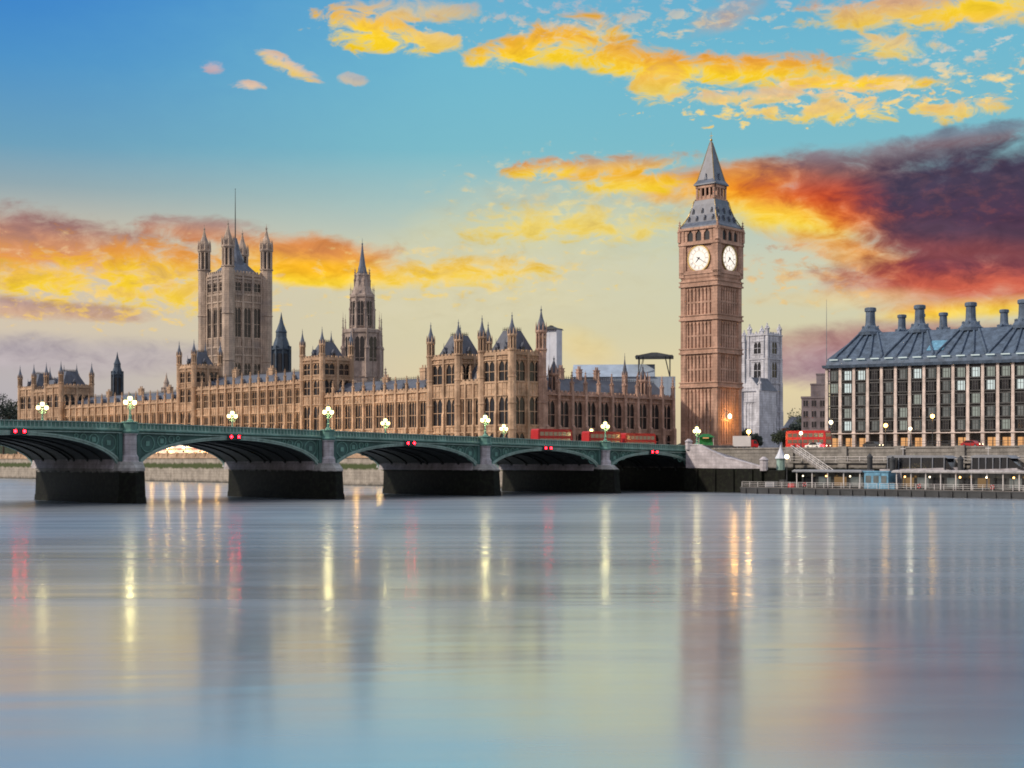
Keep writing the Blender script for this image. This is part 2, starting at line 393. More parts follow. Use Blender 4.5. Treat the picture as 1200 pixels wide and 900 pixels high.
def tide_granite(name, lo, hi, base=(.42,.43,.42)):
    """pier granite, black and weedy below the tide line"""
    m = mat(name, base, course=.8, streak=.35, fine=.3, scale=.5, bump=.15); t = m.node_tree; N = NT(t)
    b = t.nodes['Principled BSDF']; src = b.inputs['Base Color'].links[0].from_socket
    g = N.new('ShaderNodeNewGeometry'); s = N.new('ShaderNodeSeparateXYZ'); t.links.new(g.outputs['Position'], s.inputs[0])
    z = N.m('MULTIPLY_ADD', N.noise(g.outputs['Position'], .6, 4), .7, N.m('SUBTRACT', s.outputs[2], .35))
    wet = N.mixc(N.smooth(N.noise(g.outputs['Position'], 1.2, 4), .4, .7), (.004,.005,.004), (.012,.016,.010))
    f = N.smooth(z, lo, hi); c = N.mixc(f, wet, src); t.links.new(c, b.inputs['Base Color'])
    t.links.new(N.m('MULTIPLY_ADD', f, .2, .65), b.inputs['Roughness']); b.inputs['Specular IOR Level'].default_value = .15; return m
M_['pier_stone'] = tide_granite('pier_stone', 5.0, 5.35)
M_['quay_stone'] = tide_granite('quay_stone', 5.3, 5.7, (.27,.265,.25))

# ------------------------------------------------------------------ gothic pieces (meshes are shared between copies)
CACHE = {}
def cached(fn):
    def g(*a):
        k = (fn.__name__,) + a
        if k not in CACHE: CACHE[k] = fn(*a)
        return CACHE[k]
    return g
@cached
def window_mesh(w, h, lights, stone):
    """tracery window facing -y: leaded glass behind mullions, a transom and cusped heads; its foot is at z = 0"""
    b = MB(); b.box(-w/2, w/2, .16, .22, 0, h, 1)
    n = lights; t = .14 if w < 3 else .18; head = min(h*.3, w*.55)
    for i in range(1, n):
        x = -w/2 + w*i/n; b.box(x-t/2, x+t/2, -.05, .17, 0, h, 0)
    if h > 3.2: b.box(-w/2, w/2, -.03, .14, h*.45, h*.45+t, 0)
    b.box(-w/2-.15, w/2+.15, -.22, .15, -.18, 0, 0)
    for i in range(n):                                             # pointed head of every light
        xa, xb = -w/2 + w*i/n, -w/2 + w*(i+1)/n; xm = (xa+xb)/2; hl = min(head, (xb-xa)*.9); zz = h - hl
        b.slab([(xa, zz), (xa+(xm-xa)*.35, zz+hl*.62), (xm, h), (xa, h)], -.04, .15, 0)
        b.slab([(xb, zz), (xb, h), (xm, h), (xb-(xb-xm)*.35, zz+hl*.62)], -.04, .15, 0)
    return b.mesh('window', [M_[stone], M_['glass']])
@cached
def pinnacle_mesh(h, w, stone):
    b = MB(); s = h*.45
    b.box(-w/2, w/2, -w/2, w/2, 0, s)
    b.box(-w*.66, w*.66, -w*.66, w*.66, s, s+w*.22)
    for sx, sy in ((1,0),(-1,0),(0,1),(0,-1)):                     # gablets
        b.taper(-w*.3+sx*w*.5, w*.3+sx*w*.5, -w*.3+sy*w*.5, w*.3+sy*w*.5, s+w*.2, s+w*1.0, w*.25, w*.25)
    b.lathe([(w*.52, s+w*.2), (w*.30, s+(h-s)*.45), (w*.10, h*.93)], 4, rot=math.pi/4)
    for j in range(1, 4):                                          # crockets
        z = s + (h-s)*(.2+.2*j); r = w*.52*(1-.24*j)+w*.06
        for a in range(4):
            x, y = r*math.cos(a*math.pi/2+math.pi/4), r*math.sin(a*math.pi/2+math.pi/4)
            b.box(x-.09, x+.09, y-.09, y+.09, z, z+.2)
    b.ball((0,0,h*.93), w*.2, 6, 4); b.lathe([(w*.07, h*.93), (.02, h*1.04)], 4)
    return b.mesh('pinnacle', M_[stone])
@cached
def turret_mesh(r, z_cap, h, stone, cap):
    """octagonal turret: banded shaft, open lantern stage, crocketed ogee cap and finial"""
    b = MB(); zl = z_cap - r*3.4
    prof = [(r, 0)]
    for i in range(1, 4):
        z = zl*i/4; prof += [(r, z-.3), (r*1.12, z-.15), (r*1.12, z+.15), (r, z+.3)]
    prof += [(r, zl-.4), (r*1.18, zl-.1), (r*1.18, zl+.25), (r*.9, zl+.4)]
    b.lathe(prof, 8)
    b.lathe([(r*.55, zl+.3), (r*.55, z_cap)], 8, k=2)                # dark core behind the openings
    for i in range(8):                                             # lantern piers
        a = math.pi/8 + i*math.pi/4; x, y = r*.84*math.cos(a), r*.84*math.sin(a); q = r*.19
        b.lathe([(q, zl+.3), (q, z_cap)], 4, x, y)
    b.lathe([(r*.92, z_cap-r*.5), (r*1.16, z_cap-r*.2), (r*1.16, z_cap+.1), (r*.95, z_cap+.25)], 8)
    for i in range(8):
        a = math.pi/8 + i*math.pi/4; x, y = r*1.0*math.cos(a), r*1.0*math.sin(a)
        b.lathe([(r*.16, z_cap), (r*.13, z_cap+r*.8), (.03, z_cap+r*1.7)], 4, x, y)
    H = h - z_cap
    b.lathe([(r*.88, z_cap+.2), (r*.86, z_cap+H*.14), (r*.66, z_cap+H*.34), (r*.36, z_cap+H*.52), (r*.16, z_cap+H*.72), (r*.09, z_cap+H*.82)], 8, k=1)
    b.ball((0,0,z_cap+H*.83), r*.2, 6, 4, k=1); b.lathe([(r*.08, z_cap+H*.82), (.04, h)], 4, k=1)
    return b.mesh('turret', [M_[stone], M_[cap], M_['dark_iron']])
@cached
def chimney_mesh(w, d, h, stone):
    b = MB(); b.box(-w/2, w/2, -d/2, d/2, 0, h); b.box(-w/2-.18, w/2+.18, -d/2-.18, d/2+.18, h*.8, h*.86); b.box(-w/2-.14, w/2+.14, -d/2-.14, d/2+.14, h, h+.25)
    n = max(2, int(w/.8))
    for i in range(n): b.lathe([(.26, h+.25), (.2, h+1.1)], 8, -w/2+w*(i+.5)/n, 0)
    return b.mesh('chimney', M_[stone])
@cached
def dormer_mesh(w, h):
    b = MB(); b.box(-w/2, w/2, 0, w*1.4, 0, h, 0); b.box(-w*.32, w*.32, -.06, .02, .3, h*.9, 1)
    b.add([(-w*.6,-.15,h),(w*.6,-.15,h),(0,-.15,h+w*.9),(-w*.6,w*1.4,h),(w*.6,w*1.4,h),(0,w*1.4,h+w*.9)], [(0,1,2),(5,4,3),(0,2,5,3),(2,1,4,5),(1,0,3,4)], 0)
    b.lathe([(.1, h+w*.8), (.03, h+w*.9+1.2)], 4, 0, -.1)
    return b.mesh('dormer', [M_['slate'], M_['glass']])

def skin(mb, T, w, nb, z0, zp, levels, bb=.9, bd=.55, jamb=.35, merlon=1.0, ribs=3):
    """stone front w wide facing -y of frame T: stepped buttresses, panelled spandrels, string courses and a battlement; returns window seats"""
    old = mb.T; mb.T = T; bw = w/nb; seats = []; ow = bw - bb - 2*jamb
    for i in range(nb+1):
        x = min(max(i*bw, bb/2), w-bb/2); zt = zp + .3; zm = z0 + (zp-z0)*.42
        mb.box(x-bb/2, x+bb/2, -bd*1.5, .5, z0, zm); mb.box(x-bb*.42, x+bb*.42, -bd, .5, zm, zt)
        mb.taper(x-bb/2, x+bb/2, -bd*1.5, .2, zm, zm+.5, .05, bd*.5, dy2=0)
    for i in range(nb):
        xa, xb = i*bw + bb/2 - .05, (i+1)*bw - bb/2 + .05; z = z0
        for zb, zt in levels + [(zp, zp)]:
            if zb > z + .05:
                mb.box(xa, xb, .05, .5, z, zb)
                if zb - z > .9:
                    for r in range(ribs+1):
                        xr = xa+.12 + (xb-xa-.24)*r/ribs; mb.box(xr-.07, xr+.07, -.1, .06, z+.1, zb-.1)
                    mb.box(xa, xb, -.08, .06, z+(zb-z)*.5-.08, z+(zb-z)*.5+.08)
            if zt > zb:
                mb.box(xa, xa+jamb+.02, -.02, .5, zb, zt); mb.box(xb-jamb-.02, xb, -.02, .5, zb, zt)
                seats.append((T @ Tr((xa+xb)/2, .15, zb), round(ow+.06, 2), round(zt-zb, 2)))
            z = zt
    for zb, zt in levels:
        mb.box(-.05, w+.05, -.26, .3, zt+.06, zt+.36); mb.box(-.03, w+.03, -.20, .3, zb-.42, zb-.2)
    mb.box(-.1, w+.1, -bd*.8, .5, zp-.25, zp+.12)
    if merlon:
        mb.box(0, w, -.12, .3, zp+.1, zp+.1+merlon*.55)
        n = max(3, int(w/1.5))
        for i in range(n):
            x = w*(i+.5)/n; mb.box(x-.42, x+.42, -.14, .28, zp+.1+merlon*.5, zp+.1+merlon)
    mb.T = old; return seats

def gothic(root, stone, w, d, z0, zp, levels, nx, ny, faces='FR', lights=3, bb=.9, bd=.55, merlon=1.0, jamb=.35):
    """walls of a gothic block in the frame of its root: front along x facing -y (F), right end facing +x (R), back (B), left (L)"""
    mb = MB(); mb.box(.5, w-.5, .5, d-.5, z0, zp)
    frames = {'F': (Matrix.Identity(4), w, nx), 'R': (Tr(w,0,0) @ Rz(90), d, ny), 'B': (Tr(w,d,0) @ Rz(180), w, nx), 'L': (Tr(0,d,0) @ Rz(270), d, ny)}
    seats = []
    for k in 'FRBL':
        T, ww, nb = frames[k]
        if k in faces: seats += skin(mb, T, ww, nb, z0, zp, levels, bb, bd, jamb, merlon)
        else:
            mb.T = T; mb.box(.02, ww-.02, .03, .5, z0, zp+.6); mb.T = Matrix.Identity(4)
    mb.build('wall', M_[stone], root)
    for M, ow, oh in seats: put('window', window_mesh(ow, oh, lights, stone), root, M)
    return frames
def pinnacle_row(root, T, w, nb, z, h, pw, stone, bd=.55, skip=()):
    for i in range(nb+1):
        if i in skip: continue
        x = min(max(i*w/nb, .45), w-.45); put('pinnacle', pinnacle_mesh(h, pw, stone), root, T @ Tr(x, -bd*.35, z))
def hip_roof(root, x0, x1, y0, y1, z0, z1, ix, iy, m='slate', cresting=True, name='roof'):
    b = MB(); b.taper(x0, x1, y0, y1, z0, z1, ix, iy)
    if cresting:
        xa, xb, ya, yb = x0+ix, x1-ix, y0+iy, y1-iy
        for (p, q) in (((xa,ya),(xb,ya)), ((xb,ya),(xb,yb)), ((xb,yb),(xa,yb)), ((xa,yb),(xa,ya))):
            ln = math.hypot(q[0]-p[0], q[1]-p[1]); n = int(ln/.55)
            b.tube([(p[0],p[1],z1+.35), (q[0],q[1],z1+.35)], .06, 4, k=1)
            for i in range(n+1):
                t = i/max(n,1); x, y = p[0]+(q[0]-p[0])*t, p[1]+(q[1]-p[1])*t
                b.lathe([(.08, z1-.05), (.02, z1+.95)], 4, x, y, k=1)
    return b.build(name, [M_[m], M_['dark_iron']], root)
def gable_roof(root, x0, x1, y0, y1, z0, z1, m='slate', hip=0.0, name='roof'):
    ym = (y0+y1)/2; b = MB()
    b.add([(x0,y0,z0),(x1,y0,z0),(x1,y1,z0),(x0,y1,z0),(x0+hip,ym,z1),(x1-hip,ym,z1)], [(0,1,5,4),(2,3,4,5),(1,2,5),(3,0,4),(3,2,1,0)])
    n = int((x1-x0)/.8)
    for i in range(n+1):
        x = x0+hip + (x1-x0-2*hip)*i/max(n,1); b.lathe([(.09, z1-.05), (.03, z1+.8)], 4, x, ym, k=1)
    b.tube([(x0+hip,ym,z1+.3),(x1-hip,ym,z1+.3)], .07, 4, k=1)
    return b.build(name, [M_[m], M_['dark_iron']], root)

def bulb(parent, M, watts, col, r=.4):
    """the light a street lamp gives, in the lamp itself"""
    k = ('bulb', watts, col, r)
    if k not in CACHE:
        d = bpy.data.lights.new('bulb', 'POINT'); d.energy = watts; d.color = col; d.shadow_soft_size = r; CACHE[k] = d
    o = bpy.data.objects.new('bulb', CACHE[k]); COL.objects.link(o); o.parent = parent; o.matrix_local = M

# ------------------------------------------------------------------ water
def water_material():
    m = bpy.data.materials.new('river_water'); m.use_nodes = True; t = m.node_tree; N = NT(t)
    b = t.nodes['Principled BSDF']
    g = N.new('ShaderNodeNewGeometry'); pos = g.outputs['Position']
    def stretched(sx, sy, ang, scale, detail=3, dist=0.0):
        mp = N.new('ShaderNodeMapping'); mp.inputs['Scale'].default_value = (sx, sy, 1); mp.inputs['Rotation'].default_value = (0, 0, R(ang))
        t.links.new(pos, mp.inputs[0]); return N.noise(mp.outputs[0], scale, detail, .55, dist)
    swirl = stretched(.010, .045, 12, 1.0, 4, .6)
    long_ = stretched(.020, .16, -6, 1.0, 3, .4)
    c = N.mixc(N.smooth(swirl, .35, .68), (.09, .135, .19), (.15, .195, .25))
    b2 = b; t.links.new(c, b.inputs['Base Color'])
    b.inputs['IOR'].default_value = 6.0; b.inputs['Specular Tint'].default_value = (.95, .975, 1.0, 1)
    b2.inputs['Roughness'].default_value = .40          # the small ripples blurred together by time
    gl = N.new('ShaderNodeBsdfGlossy'); gl.inputs['Color'].default_value = (.80, .91, 1.0, 1)
    sp = N.new('ShaderNodeSeparateXYZ'); t.links.new(pos, sp.inputs[0]); far = N.smooth(sp.outputs[1], 40.0, 190.0)
    t.links.new(N.m('MULTIPLY_ADD', far, .05, N.m('MULTIPLY_ADD', N.smooth(swirl, .3, .7), .04, .115)), gl.inputs['Roughness'])
    mx = N.new('ShaderNodeMixShader'); ruf = N.m('MULTIPLY_ADD', far, .20, .14)      # the open middle of the river is more ruffled by the wind
    t.links.new(N.m('MULTIPLY_ADD', N.smooth(long_, .3, .7), .24, ruf), mx.inputs[0])
    t.links.new(gl.outputs[0], mx.inputs[1]); t.links.new(b2.outputs[0], mx.inputs[2])
    t.links.new(mx.outputs[0], t.nodes['Material Output'].inputs[0])
    h = N.m('ADD', N.m('MULTIPLY', swirl, 1.6), N.m('MULTIPLY', long_, .16))
    bp = N.new('ShaderNodeBump'); bp.inputs['Strength'].default_value = .085; bp.inputs['Distance'].default_value = 1.0
    t.links.new(h, bp.inputs['Height']); t.links.new(bp.outputs[0], gl.inputs['Normal']); t.links.new(bp.outputs[0], b2.inputs['Normal'])
    return m
mb = MB(); mb.quad((-6000,-3000,0),(6000,-3000,0),(6000,7000,0),(-6000,7000,0))
tag(mb.build('river_water', water_material()), kind='structure')

# ------------------------------------------------------------------ west bank
ZB, ZT = 9.8, 8.4                 # street level and palace terrace level above the water
mb = MB(); mb.T = L0
mb.prism([(900,7),(900,4000),(-3000,6000),(-4000,900),(-900,120),(-330,2.0),(61,2),(61,7)], -2, ZB)
tag(mb.build('ground', M_['paving']), kind='structure')
mb = MB(); mb.T = L0; mb.box(-330, 27, -10.0, 2.0, -2, ZT)
o = mb.build('terrace', M_['shore_stone']); tag(o, kind='structure')
# embankment road in front of the office block, and its kerb and markings
mb = MB(); mb.T = L0; mb.box(62, 320, 14, 27, ZB, ZB+.012)
tag(mb.build('embankment_road', M_['asphalt']), kind='structure')
mb = MB(); mb.T = L0
for i in range(40): mb.box(64+i*6, 67+i*6, 20.4, 20.55, ZB+.016, ZB+.020)
tag(mb.build('road_marking', M_['white_paint']), kind='structure')
mb = MB(); mb.T = L0; mb.box(62, 320, 8.2, 13.9, ZB-.1, ZB+.13); mb.box(62, 320, 27.1, 31, ZB-.1, ZB+.13)
tag(mb.build('pavement', M_['granite']), kind='structure')
mb = MB(); mb.T = L0; mb.box(28.9, 59.9, 14, 130, ZB, ZB+.02)
tag(mb.build('bridge_approach_road', M_['asphalt']), kind='structure')

# terrace parapet and river wall along the embankment
mb = MB(); mb.T = L(0,0)
mb.box(-330, 27, -10.3, -9.7, ZT-.6, ZT+.15); mb.box(-330, 27, -10.15, -9.85, ZT+.1, ZT+.95); mb.box(-330, 27, -10.3, -9.7, ZT+.95, ZT+1.15)
for i in range(60):
    x = -328+i*6; mb.box(x-.5, x+.5, -10.4, -9.6, ZT, ZT+1.4)
tag(mb.build('terrace_parapet', M_['river_stone']), 'long low stone parapet above the weedy river wall in front of the palace', 'parapet')
mb = MB(); mb.T = L(0,5.2)
mb.box(61.5, 330, 1.4, 2.6, -2, ZB-.2); mb.box(61.5, 330, 1.2, 2.8, ZB-.2, ZB+.16); mb.box(84, 330, .7, 1.5, 6.5, 6.9); mb.box(61.5, 330, 1.3, 1.5, 8.7, 9.0)
for i in range(18):
    x = 84+i*14; mb.box(x-1.1, x+1.1, .9, 2.5, -2, ZB+.3)
tag(mb.build('embankment_wall', M_['quay_stone']), 'grey granite embankment wall with dark wet foot right of the bridge steps', 'river wall')

b = MB(); b.T = L(0,5.2)
for z in (7.35, 7.9): b.tube([(84,.75,z),(330,.75,z)], .05, 4)
for i in range(83): b.lathe([(.05,6.85),(.05,7.95)], 4, 84.5+i*3, .75)
tag(b.build('railing', M_['white_paint']), 'long white railing on the ledge half way up the embankment wall', 'railing')
b = MB(); b.T = L(0,5.2)
for z in (10.5, 11.0): b.tube([(84,2.2,z),(330,2.2,z)], .05, 4)
for i in range(100): b.lathe([(.05,9.9),(.05,11.05)], 4, 84.5+i*2.4, 2.2)
tag(b.build('railing', M_['dark_metal']), 'thin dark railing along the top of the embankment wall', 'railing')

# ------------------------------------------------------------------ bridge
bridge = thing('arch_bridge', L(60.4, 2.2), 'green iron road bridge of low arches on dark stone piers', 'bridge')
BW = 32.0
def zpar(s):
    if s < 0: return 10.5
    if s < 130: return 10.5 + .02*s
    return 13.1 + .02*(s-130) - .00030*(s-130)**2
PIERS = [30.7, 65.5, 104.0, 143.9, 182.0, 217.0]
ENDS = [1.2] + PIERS + [246.8]
def zspring(s): return 4.6 + .007*min(s, 160)
def P(mb, pts, faces, k=None): mb.add(pts, faces, k)
def strip(mb, x0, x1, s0, s1, f0, f1, n, k=None):
    """a curved beam along the bridge between heights f0(s) and f1(s)"""
    pts = []; fs = []
    for i in range(n+1):
        s = s0+(s1-s0)*i/n
        pts += [(x0,-s,f0(s)),(x1,-s,f0(s)),(x1,-s,f1(s)),(x0,-s,f1(s))]
    for i in range(n):
        a, b = 4*i, 4*i+4
        fs += [(a,a+1,b+1,b)[::-1],(a+1,a+2,b+2,b+1)[::-1],(a+2,a+3,b+3,b+2)[::-1],(a+3,a,b,b+3)[::-1]]
    fs += [(0,1,2,3)[::-1], tuple(range(4*n,4*n+4))]
    mb.add(pts, fs, k)
mb = MB(); strip(mb, -.4, -BW+.4, -12, 260, lambda s: zpar(s)-1.95, lambda s: zpar(s)-1.25, 70)
mb.build('deck', M_['dark_metal'], bridge)
mb = MB(); strip(mb, -4.2, -BW+4.2, -14, 262, lambda s: zpar(s)-1.26, lambda s: zpar(s)-1.235, 70)
for xs in ((-.5,-4.1), (-BW+.5,-BW+4.1)):
    mb = MB(); strip(mb, xs[0], xs[1], -12, 260, lambda s: zpar(s)-1.3, lambda s: zpar(s)-1.11, 70); mb.build('footway', M_['paving'], bridge)
for i in range(44):
    s = i*5.7; strip(mb, -BW/2-.08, -BW/2+.08, s, s+2.5, lambda q: zpar(q)-1.232, lambda q: zpar(q)-1.226, 1, 1)
mb.build('roadway', [M_['asphalt'], M_['white_paint']], bridge)
for x0, sg in ((0, 1), (-BW, -1)):
    def X(a): return x0 + sg*a
    mb = MB(); n = 90                                              # pierced parapet
    strip(mb, X(-.18), X(.10), 0, 248, lambda s: zpar(s)-1.18, lambda s: zpar(s)-.98, n, 1)
    strip(mb, X(-.24), X(.20), 0, 248, lambda s: zpar(s)-.16, lambda s: zpar(s), n, 1)
    strip(mb, X(-.10), X(-.04), 0, 248, lambda s: zpar(s)-1.0, lambda s: zpar(s)-.15, n, 0)
    q = 0
    s = .6
    while s < 247.5:
        z = zpar(s); mb.box(min(X(-.06),X(.08)), max(X(-.06),X(.08)), -s-.1, -s+.1, z-1.0, z-.15, 1)
        mb.box(min(X(-.06),X(.06)), max(X(-.06),X(.06)), -s-.42, -s-.28, z-.62, z-.15, 0)
        s += .7
    mb.build('parapet', [M_['bridge_green'], M_['bridge_light']], bridge)
    mb = MB()                                                      # cornice in three steps; the shadow under the top step is painted dark
    strip(mb, X(-.4), X(.55), 0, 248, lambda s: zpar(s)-1.38, lambda s: zpar(s)-1.18, n, 1)
    strip(mb, X(-.4), X(.22), 0, 248, lambda s: zpar(s)-1.62, lambda s: zpar(s)-1.38, n, 0)
    strip(mb, X(-.4), X(.36), 0, 248, lambda s: zpar(s)-1.80, lambda s: zpar(s)-1.62, n, 2)
    mb.build('cornice', [M_['bridge_dark'], M_['bridge_green'], M_['bridge_light']], bridge)
for i in range(7):
    sa, sb = ENDS[i] + (1.9 if i else 0), ENDS[i+1] - (1.9 if i < 6 else 0)
    sm, h = (sa+sb)/2, (sb-sa)/2; zs = zspring(sm); zc = zpar(sm)-2.35; NA = 40
    angs = [math.pi*j/NA for j in range(NA+1)]
    def cur(j, off): return (sm - (h+off)*math.cos(angs[j]), zs + (zc-zs+off*.8)*math.sin(angs[j]) )
    arch = MB()
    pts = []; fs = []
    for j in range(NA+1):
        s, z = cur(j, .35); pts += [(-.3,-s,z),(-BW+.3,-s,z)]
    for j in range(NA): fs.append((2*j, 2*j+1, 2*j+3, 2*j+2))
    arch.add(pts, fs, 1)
    def rib(xa, xb, o0, o1, k):
        pts = []; fs = []
        for j in range(NA+1):
            s0, z0 = cur(j, o0); s1, z1 = cur(j, o1)
            pts += [(xa,-s0,z0),(xb,-s0,z0),(xb,-s1,z1),(xa,-s1,z1)]
        for j in range(NA):
            a, b = 4*j, 4*j+4
            fs += [(a,a+1,b+1,b),(a+1,a+2,b+2,b+1),(a+2,a+3,b+3,b+2),(a+3,a,b,b+3)]
        arch.add(pts, fs, k)
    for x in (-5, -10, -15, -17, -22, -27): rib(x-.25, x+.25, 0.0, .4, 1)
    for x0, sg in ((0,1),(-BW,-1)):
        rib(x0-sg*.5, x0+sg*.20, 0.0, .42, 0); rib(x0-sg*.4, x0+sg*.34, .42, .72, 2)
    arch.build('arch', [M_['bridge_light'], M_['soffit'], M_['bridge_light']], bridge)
    for x0, sg in ((0,1),(-BW,-1)):                                # spandrels with their round tracery
        mb = MB(); pts = []; fs = []
        for j in range(NA+1):
            s, z = cur(j, .6); s = min(max(s, sa-.2), sb+.2); zt = zpar(s)-1.75
            pts += [(x0-sg*.12,-s,min(z,zt)),(x0-sg*.12,-s,zt)]
        for j in range(NA): fs.append((2*j,2*j+2,2*j+3,2*j+1) if sg > 0 else (2*j,2*j+1,2*j+3,2*j+2))
        mb.add(pts, fs, 0)
        for side in (-1, 1):
            se = sa if side < 0 else sb
            mb.box(min(x0-sg*.2,x0+sg*.12), max(x0-sg*.2,x0+sg*.12), -se-.22, -se+.22, zs+.6, zpar(se)-1.8, 1)
            off = 0.0
            for r in (1.45, .95, .62, .4):
                off += r+.18; s = se - side*off; off += r
                zt = zpar(s)-1.95
                for a in range(20):                                # annulus
                    a0, a1 = 2*math.pi*a/20, 2*math.pi*(a+1)/20
                    p = [(s+q*math.cos(b)*.9, zt-r+q*math.sin(b)) for q, b in ((r,a0),(r,a1),(r-.16,a1),(r-.16,a0))]
                    xf = x0+sg*.02
                    P(mb, [(xf,-u,w) for u, w in p] + [(x0-sg*.12,-u,w) for u, w in p], [(0,1,2,3)[::sg],(0,4,5,1),(2,6,7,3)], 1)
                if r > .9:                                         # shield in the roundel
                    mb.box(min(x0-sg*.12,x0+sg*.03), max(x0-sg*.12,x0+sg*.03), -s-.35, -s+.35, zt-r-.4, zt-r+.4, 1)
                off += .05
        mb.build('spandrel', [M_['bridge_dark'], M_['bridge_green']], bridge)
    nl = MB()                                                      # a pair of red river lights at the crown
    for d in (-.75, .75):
        nl.T = Tr(.75, -sm+d, zc+.55) @ Matrix.Rotation(R(90), 4, 'Y'); nl.lathe([(.30,-.25),(.30,.1)], 10, k=0); nl.lathe([(.25,.1),(.22,.16)], 10, k=1)
    nl.T = Matrix.Identity(4); nl.box(.3,.6,-sm-1.3,-sm+1.3,zc+.05,zc+1.0,0)
    nl.build('navigation_light', [M_['dark_metal'], M_['red_light']], bridge)
for s in PIERS:
    zs = zspring(s)+.35
    def plan(t, tip): return [(1.2,-t),(tip,-t*.35),(tip,t*.35),(1.2,t),(-BW+2.2,t),(-BW+2.2-tip*.5,t*.35),(-BW+2.2-tip*.5,-t*.35),(-BW+2.2,-t)]
    mb = MB(); mb.T = Tr(0,-s,0)
    def frus(p0, p1, z0, z1):
        n = len(p0); mb.add([(x,y,z0) for x,y in p0]+[(x,y,z1) for x,y in p1], [tuple(range(n-1,-1,-1)),tuple(range(n,2*n))]+[(i,(i+1)%n,n+(i+1)%n,n+i) for i in range(n)])
    frus(plan(2.9,4.8), plan(2.55,4.3), -3, 1.0); frus(plan(2.45,4.2), plan(2.3,3.9), 1.0, zs-.6); frus(plan(2.45,4.1), plan(2.35,4.0), zs-.6, zs-.1); frus(plan(2.35,4.0), plan(2.0,2.6), zs-.1, zs+.9)
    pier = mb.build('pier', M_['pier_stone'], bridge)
    mb = MB(); mb.T = Tr(0,-s,0); mb.box(-BW+.6,-.6,-1.85,1.85,zs+.5,zpar(s)-2.2); mb.taper(-BW+.7,-.7,-2.6,2.6,zs-.3,zs+3.0,0,.8); mb.build('pier_shaft', M_['pale_granite'], pier)
    for x0, sg in ((0,1),(-BW,-1)):
        mb = MB(); zt = zpar(s)
        mb.lathe([(1.9,zs+.1),(1.8,zs+.5),(1.45,zs+1.0),(1.4,zs+1.7),(1.25,zs+1.9),(1.12,zs+2.2),(1.12,zt-2.1),(1.3,zt-1.95),(1.3,zt-1.80)], 8, x0+sg*.45, -s)
        mb.build('pilaster', M_['pale_granite'], pier)
        mb = MB(); mb.lathe([(1.3,zt-1.81),(1.5,zt-1.6),(1.5,zt-1.35),(1.2,zt-1.2),(1.2,zt-.18),(1.38,zt-.06),(1.38,zt+.12),(1.0,zt+.18)], 8, x0+sg*.45, -s)
        mb.build('pedestal', M_['bridge_green'], pier)
        for d in (-1.98, 1.30):
            mb = MB(); mb.box(min(x0,x0+sg*.5), max(x0,x0+sg*.5), -s+d, -s+d+.68, zs+.6, zt-1.8); mb.build('colonnette', M_['bridge_dark'], pier)
for sa, sb, k in ((-13.0, 1.2, 0), (246.8, 262, 1)):
    mb = MB(); zt = zpar(max(sa,0)); mb.box(-BW-1.5, 1.0, -sb, -sa, -3, 8.2); mb.box(-BW-1.0, .6, -sb, -sa, 8.2, zpar(max(min(sa,248),0))-1.4)
    for x0, sg in ((0,1),(-BW,-1)):
        xa, xb = sorted((x0-sg*.5, x0+sg*.5)); mb.box(xa, xb, -sb, -sa, 8.2, zt-.1); mb.box(xa-.12, xb+.12, -sb-.1, -sa+.1, zt-.1, zt+.12)
        mb.lathe([(1.7,-2),(1.65,8.2),(1.5,8.4),(1.5,zt-1.8),(1.8,zt-1.5),(1.5,zt-1.2),(1.5,zt),(1.7,zt+.2),(1.2,zt+.3)], 8, x0+sg*.8, -(sb-1 if k==0 else sa+1))
    mb.build('abutment', M_['quay_stone'], bridge)

# ------------------------------------------------------------------ bridge lamps: three lanterns on an iron standard
def lamp_meshes():
    b = MB(); b.lathe([(.55,0),(.5,.25),(.28,.4),(.22,.9),(.3,1.0),(.16,1.15),(.11,2.9),(.2,3.0),(.11,3.1),(.09,3.5)], 8)
    for sg in (-1, 1):
        b.tube([(0,0,2.2),(0,.35*sg,2.15),(0,.7*sg,2.35),(0,.78*sg,2.75)], .06, 5); b.tube([(0,0,2.75),(0,.3*sg,2.6),(0,.5*sg,2.4)], .04, 4)
    post = b.mesh('post', M_['bridge_green'])
    b = MB(); b.lathe([(.14,0),(.34,.12),(.40,.45),(.30,.72)], 10, k=0); b.lathe([(.32,.72),(.2,.86),(.08,.98),(.03,1.25)], 8, k=1); b.lathe([(.1,-.12),(.16,.0)], 8, k=1)
    return post, b.mesh('lantern', [M_['lamp'], M_['bridge_green']])
LP, LL = lamp_meshes()
def bridge_lamp(x, s, label):
    t = thing('bridge_lamp', L(60.4+x, 2.2-s, zpar(s)+.15), label, 'street lamp', 'lamps along the bridge')
    put('post', LP, t)
    for y, z in ((0,3.45),(-.78,2.8),(.78,2.8)): put('lantern', LL, t, Tr(0,y,z))
    bulb(t, Tr(0,0,2.75), 600, (1.0,.74,.30), .42)
NEAR = [(0.2,'globe lamp on near parapet at the head of the bridge steps'),
        (30.7,'globe lamp on near parapet over the pier between the two rightmost arches'),
        (65.5,'globe lamp on near parapet before the middle of the twin-towered pavilion'),
        (104.0,'globe lamp on near parapet before the slim tower under the octagonal spire'),
        (143.9,'globe lamp on near parapet over the big dark pier nearest the left edge')]
FAR = [(1.5,'globe lamp on far parapet just beside the near lamp of the rightmost pier'),
       (30.7,'globe lamp on far parapet before the right tower of the twin-towered pavilion'),
       (65.5,'globe lamp on far parapet before the lower river wing'),
       (104.0,'globe lamp on far parapet below the great square tower'),
       (143.9,'globe lamp on far parapet before the far pavilion at the left edge')]
for s, l in NEAR: bridge_lamp(.55, s, 'triple ' + l)
for s, l in FAR: bridge_lamp(-BW-.2, s, 'triple ' + l)

